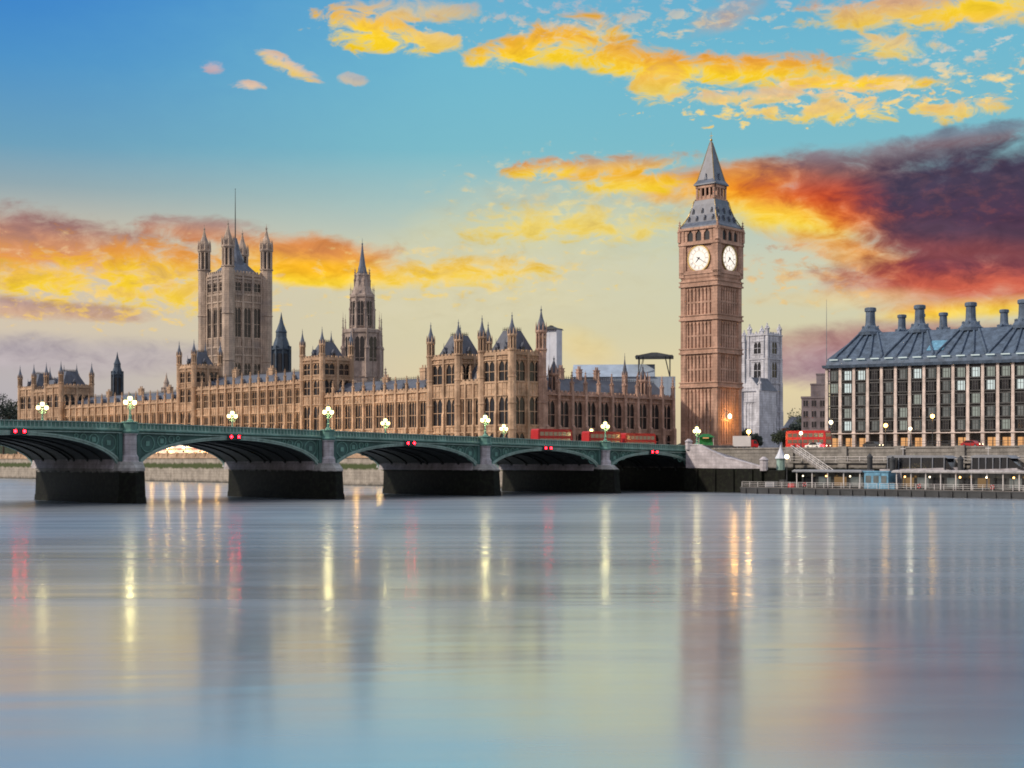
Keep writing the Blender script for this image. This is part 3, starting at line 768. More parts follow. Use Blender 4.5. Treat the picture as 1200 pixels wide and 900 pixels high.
# ------------------------------------------------------------------ steps down to the pier
mb = MB(); st = thing('river_steps', L(61.6, 2.0), 'pale granite stair with sloping parapet descending from bridge end to the pier', 'steps')
mb.slab([(0,5.4),(0,10.55),(3.6,10.5),(11.5,7.6),(12.6,7.5),(21.5,5.5),(21.5,5.2)], -4.6, -3.9); mb.slab([(0,5.0),(0,9.6),(3.4,9.5),(20.5,5.1)], -3.9, .0)
n = 30
for i in range(n): mb.box(3.4+i*.57, 4.0+i*.57, -3.9, -.1, 5.0, 9.55-i*.147)
mb.build('flight', M_['pale_granite'], st)
mb = MB()
mb.slab([(-.1,10.55),(-.1,10.8),(3.7,10.75),(11.6,7.85),(12.7,7.75),(21.7,5.75),(21.7,5.5),(12.6,7.5),(11.5,7.6),(3.6,10.5)], -4.75, -3.75)
mb.build('coping', M_['pale_granite'], st)
mb = MB(); mb.box(-.2, 21.8, -4.9, 4.3, -2, 5.3); mb.box(21.8, 27.5, -4.2, 4.25, -2, 5.0)
for i in range(4): mb.box(3+i*5.2, 3.9+i*5.2, -5.2, -4.8, -2, 5.1)
mb.build('base', M_['quay_stone'], st)
mb = MB(); mb.lathe([(.9,4.8),(.9,7.0),(1.1,7.2),(.3,7.9)], 8, 21.9, -4.2); mb.build('newel', M_['pale_granite'], st); mb = MB(); mb.lathe([(.8,9.5),(.8,11.2),(1.0,11.4),(.3,12.0)], 8, .6, -4.3)
mb.build('newel', M_['pale_granite'], st)

# ------------------------------------------------------------------ the palace along the river
GP = 'buildings of the riverside palace'
T4 = [(0,0),(1,0),(1,1),(0,1)]
def corner_turrets(root, x0, x1, y0, y1, r, zc, h, stone, cap, z0=0.0, which=T4):
    for a, b in which: put('turret', turret_mesh(r, zc, h, stone, cap), root, Tr(x0+(x1-x0)*a, y0+(y1-y0)*b, z0))

def tower_block(root, ox, w, d, zp, levels, nx, ny, stone, roofh, tr, th, lights=2):
    """a turreted tower of the palace within the frame of its root, its walls starting at ox"""
    sub = MB(); base = Tr(ox, 0, 0)
    sub.T = base; sub.box(.5, w-.5, .5, d-.5, 0, zp); sub.T = Matrix.Identity(4)
    seats = []
    for T, ww, nb in ((base, w, nx), (base @ Tr(w,0,0) @ Rz(90), d, ny), (base @ Tr(w,d,0) @ Rz(180), w, nx), (base @ Tr(0,d,0) @ Rz(270), d, ny)):
        seats += skin(sub, T, ww, nb, 0, zp, levels, .8, .45, .45, 1.1)
    sub.build('wall', M_[stone], root)
    for M, ow, oh in seats: put('window', window_mesh(ow, oh, lights, stone), root, M)
    hip_roof(root, ox+1.3, ox+w-1.3, 1.3, d-1.3, zp+.2, zp+roofh, w*.24, d*.24, 'slate')
    for i in range(2): put('dormer', dormer_mesh(1.3, 1.8), root, base @ Tr(w*(.35+.3*i), 1.5, zp+.3))
    put('dormer', dormer_mesh(1.3, 1.8), root, base @ Tr(w-1.5, d*.5, zp+.3) @ Rz(90))
    corner_turrets(root, ox+.1, ox+w-.1, .1, d-.1, tr, zp+(th-zp)*.45, th, stone, 'iron_roof')

# north pavilion
t = thing('palace_pavilion', L(-33.5, 0, ZT), 'stone pavilion of two turreted towers at the near end of the palace, right of centre', 'palace', GP)
LV = [(1,6),(8.2,15.6),(19.6,25.0)]
tower_block(t, 0, 12, 11, 26.6, LV, 2, 2, 'river_stone', 6.6, 1.15, 37.0)
tower_block(t, 21.5, 12, 11, 26.6, LV, 2, 2, 'river_stone', 6.6, 1.15, 37.4)
put('turret', turret_mesh(1.45, 33.0, 39.8, 'north_stone', 'iron_roof'), t, Tr(33.3, 10.7, 0))
b = MB(); b.box(11.5, 22, .5, 10, 0, 19.4)
seats = skin(b, Tr(11.8,0,0), 9.9, 3, 0, 19.4, [(1,6),(8.2,15.2)], .7, .4, .3)
b.build('wall', M_['river_stone'], t)
for M, ow, oh in seats: put('window', window_mesh(ow, oh, 2, 'river_stone'), t, M)
hip_roof(t, 12, 21.5, 2, 10, 19.5, 24.5, 1.5, 3)
for i in range(3): put('pinnacle', pinnacle_mesh(4.0, .6, 'river_stone'), t, Tr(13.4+i*3.3, .2, 20.3))

def river_wing(x0, w, nb, zp, levels, roof_top, label, name='palace_wing', stone='river_stone', chims=(), d=17, ph=4.6, lights=3):
    t = thing(name, L(x0, 0, ZT), label, 'palace', GP)
    fr = gothic(t, stone, w, d, 0, zp, levels, nb, 3, 'F', lights)
    pinnacle_row(t, Tr(0,0,0), w, nb, zp+.2, ph, .62, stone)
    gable_roof(t, 0, w, 1.4, d-.5, zp+.15, roof_top)
    for i in range(0, nb, 2): put('dormer', dormer_mesh(1.1, 1.3), t, Tr(w*(i+.5+.5)/nb, 2.6, zp+.6))
    for x, h in chims: put('chimney', chimney_mesh(2.4, 1.2, h, stone), t, Tr(x, d*.5, roof_top-1.5))
    return t
river_wing(-84.2, 50.6, 10, 17.9, [(1,6),(8,15.2)], 22.4, 'lower stone wing with slate roof and one big chimney between tower and pavilion', chims=((37.5,4.2),(20,2.2)))
river_wing(-159.2, 64.4, 13, 22.6, [(1,6),(8,13.6),(16.4,21.0)], 27.2, 'taller stone centre wing of three window rows between the two slim towers', chims=((12,3.4),(34,3.0),(52,3.4)))
river_wing(-257.0, 88.2, 17, 19.0, [(1,6),(8,15.6)], 23.4, 'long far stone wing between slim tower and the leftmost pavilion', chims=((20,3),(45,3.2),(66,3)))
t = thing('palace_tower', L(-94.8, -.6, ZT), 'slim turreted stone tower on river front, in front of the octagonal spire', 'tower', GP)
tower_block(t, 0, 10.6, 11, 29.4, [(1,6),(8,15.4),(18.6,23.2),(24.8,28.2)], 2, 2, 'river_stone', 5.6, .9, 39.2)
t = thing('palace_tower', L(-169.0, -.6, ZT), 'slim turreted stone tower on river front, at the foot of the great square tower', 'tower', GP)
tower_block(t, 0, 10.0, 10.5, 30.4, [(1,6),(8,15.4),(18.6,23.2),(25.4,29.0)], 2, 2, 'river_stone', 5.6, .9, 40.0)
# south pavilion
t = thing('palace_pavilion', L(-294, -1.5, ZT), 'far stone pavilion with dark roofs and turrets at the left edge of the palace', 'palace', GP)
LV = [(1,6),(8.5,15.5),(19.5,24.5)]
tower_block(t, 0, 13, 13, 27.4, LV, 2, 2, 'river_stone', 6.4, .95, 37.5)
tower_block(t, 24, 13, 13, 27.4, LV, 2, 2, 'river_stone', 6.4, .95, 37.5)
b = MB(); b.box(12.5, 24.5, .5, 12, 0, 26.0)
seats = skin(b, Tr(12.8,0,0), 11.4, 3, 0, 26.0, LV, .7, .4, .3)
b.build('wall', M_['river_stone'], t)
for M, ow, oh in seats: put('window', window_mesh(ow, oh, 2, 'river_stone'), t, M)
hip_roof(t, 13, 24, 2, 11, 26.1, 31.0, 1.5, 3.5)
# north front, from the pavilion back to the clock tower
t = thing('palace_wing', L(0, 11.3, ZB) @ Rz(90), 'darker stone north front with tall narrow windows between pavilion and clock tower', 'palace', GP)
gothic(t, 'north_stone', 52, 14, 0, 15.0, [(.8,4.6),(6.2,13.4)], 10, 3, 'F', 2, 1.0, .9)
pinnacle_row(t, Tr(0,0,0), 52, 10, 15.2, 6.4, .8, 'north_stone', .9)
gable_roof(t, 0, 52, 1.6, 13.4, 15.2, 20.0)
put('turret', turret_mesh(1.5, 5.5, 10.5, 'north_stone', 'slate'), t, Tr(7.4, 3.6, 15.2))
put('turret', turret_mesh(.8, 6, 12.5, 'north_stone', 'slate'), t, Tr(35, 3.2, 15.2))
put('turret', turret_mesh(1.5, 5.0, 9.5, 'north_stone', 'slate'), t, Tr(43, 3.6, 15.2))
for x in (14, 21, 28): put('chimney', chimney_mesh(1.4, 1.0, 4.0, 'north_stone'), t, Tr(x, 7.5, 18.5))
# ranges round the inner courts
t = thing('inner_range', L(-250, 20, ZB), 'slate roofed inner ranges of the palace showing behind the river front', 'palace', GP)
b = MB()
for x, y, w, d in ((0,2,236,12),(0,26,236,12),(100,0,16,70),(150,0,14,60)): b.box(x,x+w,y,y+d,0,15.5)
b.build('wall', M_['tower_stone'], t)
gable_roof(t, 0, 236, 2, 14, 15.5, 20.6); gable_roof(t, 0, 236, 26, 38, 15.5, 21.2)
for x in (16, 50, 88, 140, 176, 200): put('chimney', chimney_mesh(2.6, 1.2, 4.0, 'tower_stone'), t, Tr(x, 30, 19.5))
for x in (30, 70, 125, 160, 190): put('pinnacle', pinnacle_mesh(8.0, 1.3, 'tower_stone'), t, Tr(x, 8, 19.0))

# ------------------------------------------------------------------ great square tower
t = thing('square_tower', L(-263.3, 80.8, ZB), 'great square stone tower with four corner turrets and flagstaff, tallest on the left', 'tower', GP)
S = 19.2; H = 75.6; b = MB(); b.T = Tr(-S/2,-S/2,0); b.box(.5,S-.5,.5,S-.5,0,H)
seats = []
base = Tr(-S/2,-S/2,0)
for k in range(4):
    T = Rz(90*k) @ base @ Tr(2.3,0,0)
    seats += skin(b, T, S-4.6, 3, 0, H, [(8,15),(19,25),(33.5,38.5),(49.5,62.0),(69.0,72.6)], 1.1, .5, .28, 1.8, 4)
    b.T = Rz(90*k) @ base                                          # bands of niches and panels
    for z in (27.5, 31.5, 41.5, 45.0, 64.0, 67.2, 74.0): b.box(2,S-2,-.35,.4,z,z+.7)
    for i in range(13):
        x = 2.9+(S-5.8)*i/12; b.box(x-.16,x+.16,-.3,.3,42.2,45.0); b.box(x-.16,x+.16,-.3,.3,64.7,67.2); b.box(x-.16,x+.16,-.3,.3,28.2,31.5)
b.T = Matrix.Identity(4); b.build('wall', M_['tower_stone'], t)
for M, ow, oh in seats: put('window', window_mesh(ow, oh, 2, 'tower_stone'), t, M)
corner_turrets(t, -S/2+.1, S/2-.1, -S/2+.1, S/2-.1, 2.55, 87.5, 98.5, 'tower_stone', 'tower_stone')
hip_roof(t, -S/2+1.5, S/2-1.5, -S/2+1.5, S/2-1.5, H, H+6.5, 5.2, 5.2, 'iron_roof')
b = MB(); b.lathe([(4.4,H+4),(3.6,H+8),(2.0,H+11.5),(1.5,H+14),(.7,H+17)], 8); b.build('crown_frame', M_['iron_roof'], t)
b = MB(); b.lathe([(.30,H+14),(.20,H+26),(.08,H+38)], 8); b.ball((0,0,H+38.1), .2, 8, 6); b.build('flagstaff', M_['dark_metal'], t)

# ------------------------------------------------------------------ octagonal spire tower over the central hall
t = thing('octagonal_tower', L(-133, 51, ZB) @ Matrix.Diagonal((1,1,.93,1)), 'octagonal stone lantern tower with slender spire in the middle of the palace', 'tower', GP)
b = MB(); st = 'spire_stone'
b.lathe([(8.0,0),(7.8,22),(7.0,24),(6.6,27),(6.5,44.6),(6.9,45),(6.9,46),(6.3,46.3)], 8)
b.lathe([(4.3,44),(4.1,58),(4.5,58.4),(4.5,59.2),(3.8,59.6),(3.0,62.6),(2.3,66.2),(2.5,66.6),(2.1,67.4)], 8)
b.build('wall', M_[st], t)
b = MB(); b.lathe([(1.9,67),(1.1,71),(.55,75),(.16,78.6)], 8); b.lathe([(2.0,67.2),(1.9,68)], 8); b.ball((0,0,78.6),.35,6,4); b.lathe([(.1,78.4),(.03,80.8)],4); b.build('spire', M_['iron_roof'], t)
for i in range(8):
    M = Rz(i*45) @ Tr(0,-6.22,28.5); put('window', window_mesh(3.2, 15.0, 2, st), t, M)
    M = Rz(i*45) @ Tr(0,-4.22,47.5); put('window', window_mesh(1.9, 9.4, 2, st), t, M)
    put('pinnacle', pinnacle_mesh(24.0, 1.25, st), t, Rz(i*45+22.5) @ Tr(0,-6.9,28))
    put('pinnacle', pinnacle_mesh(17.0, .8, st), t, Rz(i*45+22.5) @ Tr(0,-4.25,46.0))
    put('pinnacle', pinnacle_mesh(9.0, .55, st), t, Rz(i*45+22.5) @ Tr(0,-2.7,60.6))
# ventilating turrets
def vent_turret(M, label, r, hs, h, m='verdigris'):
    t = thing('roof_turret', M, label, 'turret', GP); b = MB()
    b.lathe([(r*1.0,0),(r,hs*.42),(r*1.18,hs*.45),(r*1.18,hs*.5),(r*.95,hs*.54),(r*.88,hs),(r*1.1,hs+.25),(r*1.1,hs+.8)], 8)
    for i in range(8):
        b.T = Rz(i*45+22.5); b.box(-.22,.22,-r*1.12,-r*.8,hs*.5,hs+1.8)
    b.build('drum', M_[m], t)
    b = MB(); H = h-hs
    b.lathe([(r*1.0,hs+.8),(r*.85,hs+H*.2),(r*.62,hs+H*.34),(r*.60,hs+H*.46),(r*.66,hs+H*.48),(r*.5,hs+H*.56),(r*.24,hs+H*.72),(r*.1,hs+H*.88),(.03,h)], 8); b.build('cap', M_[m], t)
    b = MB()
    for i in range(8): b.T = Rz(i*45); b.box(-r*.22,r*.22,-r*.97,-r*.7,hs*.58,hs*.95)
    b.build('louvre', M_['dark_iron'], t)
vent_turret(L(-200, 62, ZB+14), 'dark blue leaded turret right beside the great square tower', 3.5, 26, 41)
vent_turret(L(-285, 37, ZB+14), 'slender dark blue turret standing free in front of the sky by the leftmost pavilion', 2.3, 19, 29)
vent_turret(L(-214, 20, ZB+12), 'small round-topped roof turret above the long far wing', 1.7, 11, 18.5, 'tower_stone')

# ------------------------------------------------------------------ clock tower
CT = Tr(58.9, 437, ZB) @ Rz(-41.6)
t = thing('clock_tower', CT, 'tall square clock tower with lit dials and pointed spire', 'tower', GP)
h = 6.2; st = M_['clock_stone']; zb = ZB
bands = [0.3, 18.6, 28.5, 38.3, 48.2]
b = MB(); b.box(-h+.45,h-.45,-h+.45,h-.45,0,50)
for k in range(4):
    b.T = Rz(90*k)
    b.box(-h-.25,-h+1.55,-h-.25,-h+1.55,0,50.2)                    # corner pier
    b.box(-h-.02,-h+.25,-h-.36,-h+.0,0,50.2); b.box(-h+1.0,-h+1.3,-h-.34,-h+.0,0,50.2)
    for z in bands: b.box(-h-.62,h+.62,-h-.7,-h+.5,z,z+.5); b.box(-h-.34,h+.34,-h-.42,-h+.5,z+.5,z+1.35); b.box(-h-.62,h+.62,-h-.68,-h+.5,z+1.35,z+1.7)
    for i in range(8):                                             # panelled stone between the piers
        x = -h+1.75+(2*h-3.5)*i/7; w = .34 if i % 2 else .42; b.box(x-w,x+w,-h+.05,-h+.5,1,50)
    for z0, z1 in zip(bands, bands[1:]+[49.8]):
        zz = z0+1.6
        for i in range(7):                                         # cusped heads over each panel
            xa = -h+1.75+(2*h-3.5)*i/7; xb = xa+(2*h-3.5)/7; xm = (xa+xb)/2
            b.slab([(xa,z1-1.6),(xm,z1-.3),(xa,z1-.1)], -h-.05, -h+.46); b.slab([(xb,z1-1.6),(xb,z1-.1),(xm,z1-.3)], -h-.05, -h+.46)
            b.box(xa,xb,-h+.1,-h+.47,zz+(z1-zz)*.42,zz+(z1-zz)*.42+.5)
    b.box(-h+1.5,h-1.5,-h-.2,-h+.5,0,2.2)
b.T = Matrix.Identity(4); b.build('shaft', st, t)
sl = MB(); sl.box(-.17,.17,-.03,.05,0,1.9)
slm = sl.mesh('slit_window', M_['glass'])
for k in range(4):
    for z0, z1 in zip(bands, bands[1:]+[49.8]):
        for i in (1, 3, 5):
            x = -h+1.75+(2*h-3.5)*(i+.5)/7; put('slit_window', slm, t, Rz(90*k) @ Tr(x,-h+.44,z0+1.6+(z1-z0)*.55))
# clock stage
g = 6.6; b = MB(); b.box(-g+.4,g-.4,-g+.4,g-.4,48.5,65.0)
b.taper(-g,g,-g,g,51.2,50.0,.5,.5)
for k in range(4):
    b.T = Rz(90*k)
    for i, z in enumerate((50.0, 50.9, 51.8)): b.box(-g+.3-.22*i,g-.3+.22*i,-g+.3-.25*i,-g+1,z,z+.85)
    b.box(-g-.2,-g+1.5,-g-.2,-g+1.5,51,65.4); b.box(-g-.3,g+.3,-g-.42,-g+.6,60.4,61.0); b.box(-g-.3,g+.3,-g-.3,-g+.6,61.0,61.5)
    b.box(-g+1.4,-g+2.1,-g-.05,-g+.5,52,60.4); b.box(g-2.1,g-1.4,-g-.05,-g+.5,52,60.4); b.box(-g+1.4,g-1.4,-g-.05,-g+.5,52,52.9)
    for i in range(4):                                             # arched openings of the belfry, piers between
        x = -4.4+i*2.93; b.box(x-.45,x+.45,-g-.08,-g+.6,61.5,64.8)
    for i in range(3):
        x0, x1 = -4.4+i*2.93+.4, -4.4+(i+1)*2.93-.4; xm = (x0+x1)/2
        b.slab([(x0,63.6),(xm,64.9),(x0,65)], -g, -g+.5); b.slab([(x1,63.6),(x1,65),(xm,64.9)], -g, -g+.5)
    b.box(-g-.35,g+.35,-g-.5,-g+.6,64.8,65.5)
b.T = Matrix.Identity(4); b.build('clock_stage', st, t)
for k in range(4):
    for sx in (-1,): put('pinnacle', pinnacle_mesh(6.5, .9, 'clock_stone'), t, Rz(90*k) @ Tr(-g-.05,-g-.05,61.5))
for k in range(4):
    bo = MB(); bo.T = Rz(90*k)
    for i in range(3): x = -4.4+(i+.5)*2.93; bo.box(x-1.0,x+1.0,-g+.3,-g+.38,61.6,64.9)
    bo.build('belfry_opening', M_['dark_iron'], t)
# dials
zc = 56.4; rd = 3.6
def disc(mb, r0, r1, y0, y1, n=48, k=None):
    for a in range(n):
        a0, a1 = 2*math.pi*a/n, 2*math.pi*(a+1)/n
        p = [(q*math.cos(c), q*math.sin(c)) for q, c in ((r0,a0),(r1,a0),(r1,a1),(r0,a1))]
        mb.add([(x,y0,z) for x,z in p]+[(x,y1,z) for x,z in p], [(0,1,2,3),(1,5,6,2),(3,7,4,0)], k)
d = MB(); pts = [(rd*math.cos(2*math.pi*i/48), rd*math.sin(2*math.pi*i/48)) for i in range(48)]; d.slab(pts, -.06, .1); dial_me = d.mesh('dial_glass', M_['dial'])
d = MB(); disc(d, rd, rd+.32, -.3, .2); disc(d, rd*.60, rd*.625, -.09, 0); disc(d, rd*.90, rd*.915, -.09, 0)
ROM = ['XII','I','II','III','IV','V','VI','VII','VIII','IX','X','XI']
rim_me = d.mesh('dial_rim', M_['gilt'])
d = MB()
for hr, s in enumerate(ROM):                                       # roman numerals, feet to the centre
    a = hr*30; d.T = Matrix.Rotation(R(a), 4, 'Y') @ Tr(0,0,rd*.64); H = rd*.23; x = -.16*len(s)/2-.0
    wd = {'I':.13,'V':.30,'X':.30}; tot = sum(wd[c] for c in s); x = -tot/2
    for c in s:
        w = wd[c]; m = x+w/2
        if c == 'I': d.box(m-.03,m+.03,-.10,-.055,0,H)
        elif c == 'V': d.slab([(x,H),(m-.02,0),(m+.03,0),(x+.07,H)],-.10,-.055); d.slab([(m-.03,0),(m+.02,0),(x+w,H),(x+w-.05,H)],-.10,-.055)
        else: d.slab([(x,H),(x+w-.06,0),(x+w,0),(x+.06,H)],-.10,-.055); d.slab([(x,0),(x+.06,0),(x+w,H),(x+w-.06,H)],-.105,-.06)
        x += w
for i in range(60): d.T = Matrix.Rotation(R(i*6), 4, 'Y'); d.box(-.03,.03,-.10,-.055,rd*.92,rd*.985)
num_me = d.mesh('numerals', M_['numeral'])
d = MB(); d.T = Matrix.Rotation(R(222), 4, 'Y'); d.slab([(-.16,-.5),(.14,-.4),(.13,rd*.3),(0,rd*.5),(-.13,rd*.3)],-.24,-.18); hour_me = d.mesh('hour_hand', M_['dark_iron'])
d = MB(); d.T = Matrix.Rotation(R(122), 4, 'Y'); d.slab([(-.10,-.8),(.10,-.8),(.06,rd*.82),(-.06,rd*.82)],-.32,-.26); d.T = Matrix.Identity(4); d.slab([(.3*math.cos(i),.3*math.sin(i)) for i in [2*math.pi*j/12 for j in range(12)]],-.34,-.12); min_me = d.mesh('minute_hand', M_['dark_iron'])
for k in range(4):
    c = put('clock_face', dial_me, t, Rz(90*k) @ Tr(0,-g+.3,zc))
    for nm, me in (('dial_rim',rim_me),('numerals',num_me),('hour_hand',hour_me),('minute_hand',min_me)): put(nm, me, c)
# roofs
b = MB(); q = 6.15
b.lathe([((q+.5)*2**.5,65.5),((q+.45)*2**.5,66.0),((q-.6)*2**.5,67.2),((q-1.4)*2**.5,69.4),((q-2.35)*2**.5,72.6),((q-2.6)*2**.5,73.9)], 4, rot=math.pi/4)
for k in range(4):
    b.T = Rz(90*k)
    for j, (z, w, nn) in enumerate(((67.6,4.2,4),(69.9,3.2,3))):   # rows of little gables in the roof
        for i in range(nn):
            x = -w+2*w*i/(nn-1); y = -(q-.75-(z-67.2)*.36); b.add([(x-.45,y-.35,z),(x+.45,y-.35,z),(x,y-.35,z+1.5),(x-.45,y+1.2,z),(x+.45,y+1.2,z),(x,y+1.2,z+1.5)], [(0,1,2),(0,2,5,3),(2,1,4,5)]); b.box(x-.25,x+.25,y-.37,y-.3,z+.1,z+.8,1)
    b.tube([(-q-.3,-q-.3,66),(-q+1.4,-q+1.4,69.4),(-q+2.5,-q+2.5,73.8)], .16, 4, k=2)
b.T = Matrix.Identity(4); b.build('lower_roof', [M_['iron_roof'], M_['dark_iron'], M_['gilt']], t)
b = MB(); b.box(-2.3,2.3,-2.3,2.3,73.5,78.2,1)
for k in range(4):
    b.T = Rz(90*k); b.box(-3.5,3.5,-3.5,-2.9,73.7,74.3,0); b.box(-3.3,3.3,-3.3,-2.4,77.5,78.4,0)
    for i in range(5): x = -3.0+i*1.5; b.box(x-.24,x+.24,-3.2,-2.6,74.2,77.6,0)
    b.box(-3,3,-3.0,-2.6,74.2,75.2,0)
b.T = Matrix.Identity(4); b.build('lantern_stage', [M_['clock_stone'], M_['glass']], t)
b = MB(); r2 = 2**.5
b.lathe([(3.75*r2,78.4),(3.7*r2,78.8),(2.9*r2,80.0),(2.05*r2,83.6),(1.2*r2,87.4),(.55*r2,90.4),(.22*r2,91.6)], 4, rot=math.pi/4)
for k in range(4):
    b.T = Rz(90*k); b.tube([(-3.7,-3.7,78.6),(-2.9,-2.9,80),(-2.05,-2.05,83.6),(-1.2,-1.2,87.4),(-.3,-.3,91.3)], .13, 4, k=1)
    b.add([(-.5,-3.1,80),(.5,-3.1,80),(0,-3.0,81.8),(-.5,-1.9,80),(.5,-1.9,80),(0,-1.9,81.8)], [(0,1,2),(0,2,5,3),(2,1,4,5)], 0)
b.T = Matrix.Identity(4); b.ball((0,0,92),.42,8,6,k=1); b.lathe([(.10,91.6),(.05,94.4)],6,k=1); b.box(-.5,.5,-.04,.04,93.2,93.35,1)
b.build('spire', [M_['iron_roof'], M_['gilt']], t)

def at(px, D): return (px-600)/F*D
# ------------------------------------------------------------------ abbey beyond the clock tower
def abbey_tower(M, w, h, label):
    t = thing('abbey_tower', M, label, 'church tower', 'pale twin church towers'); st = 'abbey_stone'
    b = MB(); b.box(.4,w-.4,.4,w-.4,0,h); seats = []
    for k in range(4):
        T = Tr(w/2,w/2,0) @ Rz(90*k) @ Tr(-w/2,-w/2,0)
        b.T = T
        for i, z in enumerate((0, h*.36, h*.60, h*.80)):           # set-back corner buttresses
            z1 = (h*.36, h*.60, h*.80, h)[i]; q = 1.9-.3*i
            b.box(-.5+.12*i,q,-.6+.14*i,.5,z,z1); b.box(w-q,w+.5-.12*i,-.58+.14*i,.5,z,z1)
            b.box(-.3,w+.3,-.42,.4,z1-.5,z1)
        b.T = Matrix.Identity(4)
        seats += skin(b, T @ Tr(1.8,0,0), w-3.6, 1, 0, h-.4, [(h*.14,h*.33),(h*.40,h*.53),(h*.64,h*.77),(h*.84,h*.94)], .6, .12, w*.13, 1.3)
    b.T = Matrix.Identity(4); b.build('wall', M_[st], t)
    for Mx, ow, oh in seats: put('window', window_mesh(ow, oh, 2, st), t, Mx)
    for x in (.7,w-.7):
        for y in (.7,w-.7): put('pinnacle', pinnacle_mesh(5.0, 1.4, st), t, Tr(x,y,h))
    return t
A0 = Tr(112.0, 645, ZB) @ Rz(-44.8)
abbey_tower(A0 @ Tr(-7,-6,0), 10.6, 52, 'pale stone church tower standing clear to the right of clock tower')
abbey_tower(A0 @ Tr(-22,-2,0), 10.6, 50, 'pale stone church tower half hidden behind the clock tower')
t = thing('abbey_nave', A0 @ Tr(-1.2,-19.5,0), 'low white gabled church front with a tall window at foot of the pale towers', 'church')
b = MB(); b.box(.3,10.5,.3,12,0,27); se = skin(b, Tr(0,0,0), 10.8, 1, 0, 27, [(9,22)], 1.8, .8, 2.4, 1.2)
b.add([(0,.1,27),(10.8,.1,27),(5.4,.1,33),(0,.6,27),(10.8,.6,27),(5.4,.6,33)], [(0,1,2),(5,4,3),(0,2,5,3),(2,1,4,5)])
b.build('wall', M_['abbey_stone'], t)
for Mx, ow, oh in se: put('window', window_mesh(ow, oh, 3, 'abbey_stone'), t, Mx)
b = MB(); b.add([(0,.5,27),(10.8,.5,27),(5.4,.5,32.7),(0,12.5,27),(10.8,12.5,27),(5.4,12.5,32.7)], [(0,1,2),(5,4,3),(0,2,5,3),(2,1,4,5)]); b.build('roof', M_['slate'], t)
for x in (.5,10.3): put('pinnacle', pinnacle_mesh(6.0, 1.1, 'abbey_stone'), t, Tr(x,0,27))

# ------------------------------------------------------------------ office block with rows of chimneys
M_['pillar'] = mat('pillar', (.74,.65,.60), streak=.25, fine=.15, scale=.4)
M_['bronze'] = mat('bronze', (.075,.08,.082), rough=.4, var=.3, scale=.5, spec=.5)
M_['office_roof'] = mat('office_roof', (.095,.14,.205), rough=.5, streak=.3, scale=.6, var=.3)
M_['blue_panel'] = mat('blue_panel', (.14,.34,.50), rough=.45, var=.25, scale=1.0)
OB = Tr(89.5, 420, ZB) @ Rz(-30.7)
t = thing('office_block', OB, 'long office block with pale pillars, dark bay windows and tall roof chimneys at right edge', 'office building')
NB, BP = 18, 3.94; WW = NB*BP; EV = 23.4; DP = 34
b = MB(); b.box(.6,WW-.6,1.0,DP-.6,4.9,EV+.6); b.box(.8,WW-.8,3.2,DP-.8,0,4.9); b.build('wall', M_['bronze'], t)
for i in range(NB+1):
    b = MB(); w = .44
    for T in (Tr(i*BP,0,0),):
        b.T = T; b.box(-w,w,-.55,.55,0,5.0); b.taper(-w,w,-.5,.5,5.0,EV,.07,.06); b.box(-w-.15,w+.15,-.7,.6,4.7,5.15); b.box(-w-.1,w+.1,-.62,.6,0,.7)
    b.build('pillar', M_['pillar'], t)
def bay_window(lit):
    b = MB(); w, h = 1.16, 2.5
    b.add([(-w,.9,0),(-w*.62,-.15,0),(w*.62,-.15,0),(w,.9,0),(-w,.9,h),(-w*.62,-.15,h),(w*.62,-.15,h),(w,.9,h)], [(0,1,5,4),(1,2,6,5),(2,3,7,6)], 1)
    b.box(-w-.25,w+.25,-.3,1.0,-.32,0,0); b.box(-w-.25,w+.25,-.25,1.0,h,h+.34,0)
    for x in (-w*.62,0,w*.62): b.box(x-.07,x+.07,-.22,.0,0,h,0)
    b.box(-w*.62,w*.62,-.2,-.1,h*.62,h*.62+.1,0); b.box(-w-.06,-w+.12,.3,1.0,0,h,0); b.box(w-.12,w+.06,.3,1.0,0,h,0)
    return b.mesh('window', [M_['bronze'], M_[lit]])
M_['dim_glass'] = mat('dim_glass', (.07,.075,.075), rough=.15, spec=.6, var=.5, scale=.6, emit=(.75,.85,.8), es=.10)
WM = {k: bay_window(k) for k in ('glass','dim_glass','window_light')}
M_['half_light'] = glow('half_light', (.8,.86,.74), .38); WM['half_light'] = bay_window('half_light')
rnd = random.Random(5)
for i in range(NB):
    for j in range(5):
        p = .06 + (.55 if (i >= 8 and j >= 3) else 0) + (.18 if j == 4 and i > 4 else 0)
        k = rnd.choice(('window_light','half_light')) if rnd.random() < p+.08 else ('dim_glass' if rnd.random() < .45 else 'glass')
        put('window', WM[k], t, Tr((i+.5)*BP, 0, 5.75+j*3.55))
sh = MB()
for i in range(NB):                                                # lit ground floor behind the arcade
    sh.box(i*BP+.6,(i+1)*BP-.6,3.05,3.15,.4,3.6, 0 if rnd.random() < .7 else 1)
    sh.box(i*BP+BP/2-.1,i*BP+BP/2+.1,2.95,3.1,0,4.2,1); sh.box(i*BP+.5,(i+1)*BP-.5,2.9,3.2,3.6,4.9,1)
sh.build('shopfront', [M_['shop_light'], M_['bronze']], t)
b = MB(); b.box(-.8,WW+.8,-.85,.9,4.75,5.0); b.build('string_course', M_['pillar'], t)
b = MB(); b.taper(-.9,WW+.9,-1.2,DP+1,EV,EV+.8,-.2,-.3); b.taper(-.3,WW+.3,-.4,DP+.3,EV+.8,EV+2.6,.5,.7); b.build('eave', M_['office_roof'], t)
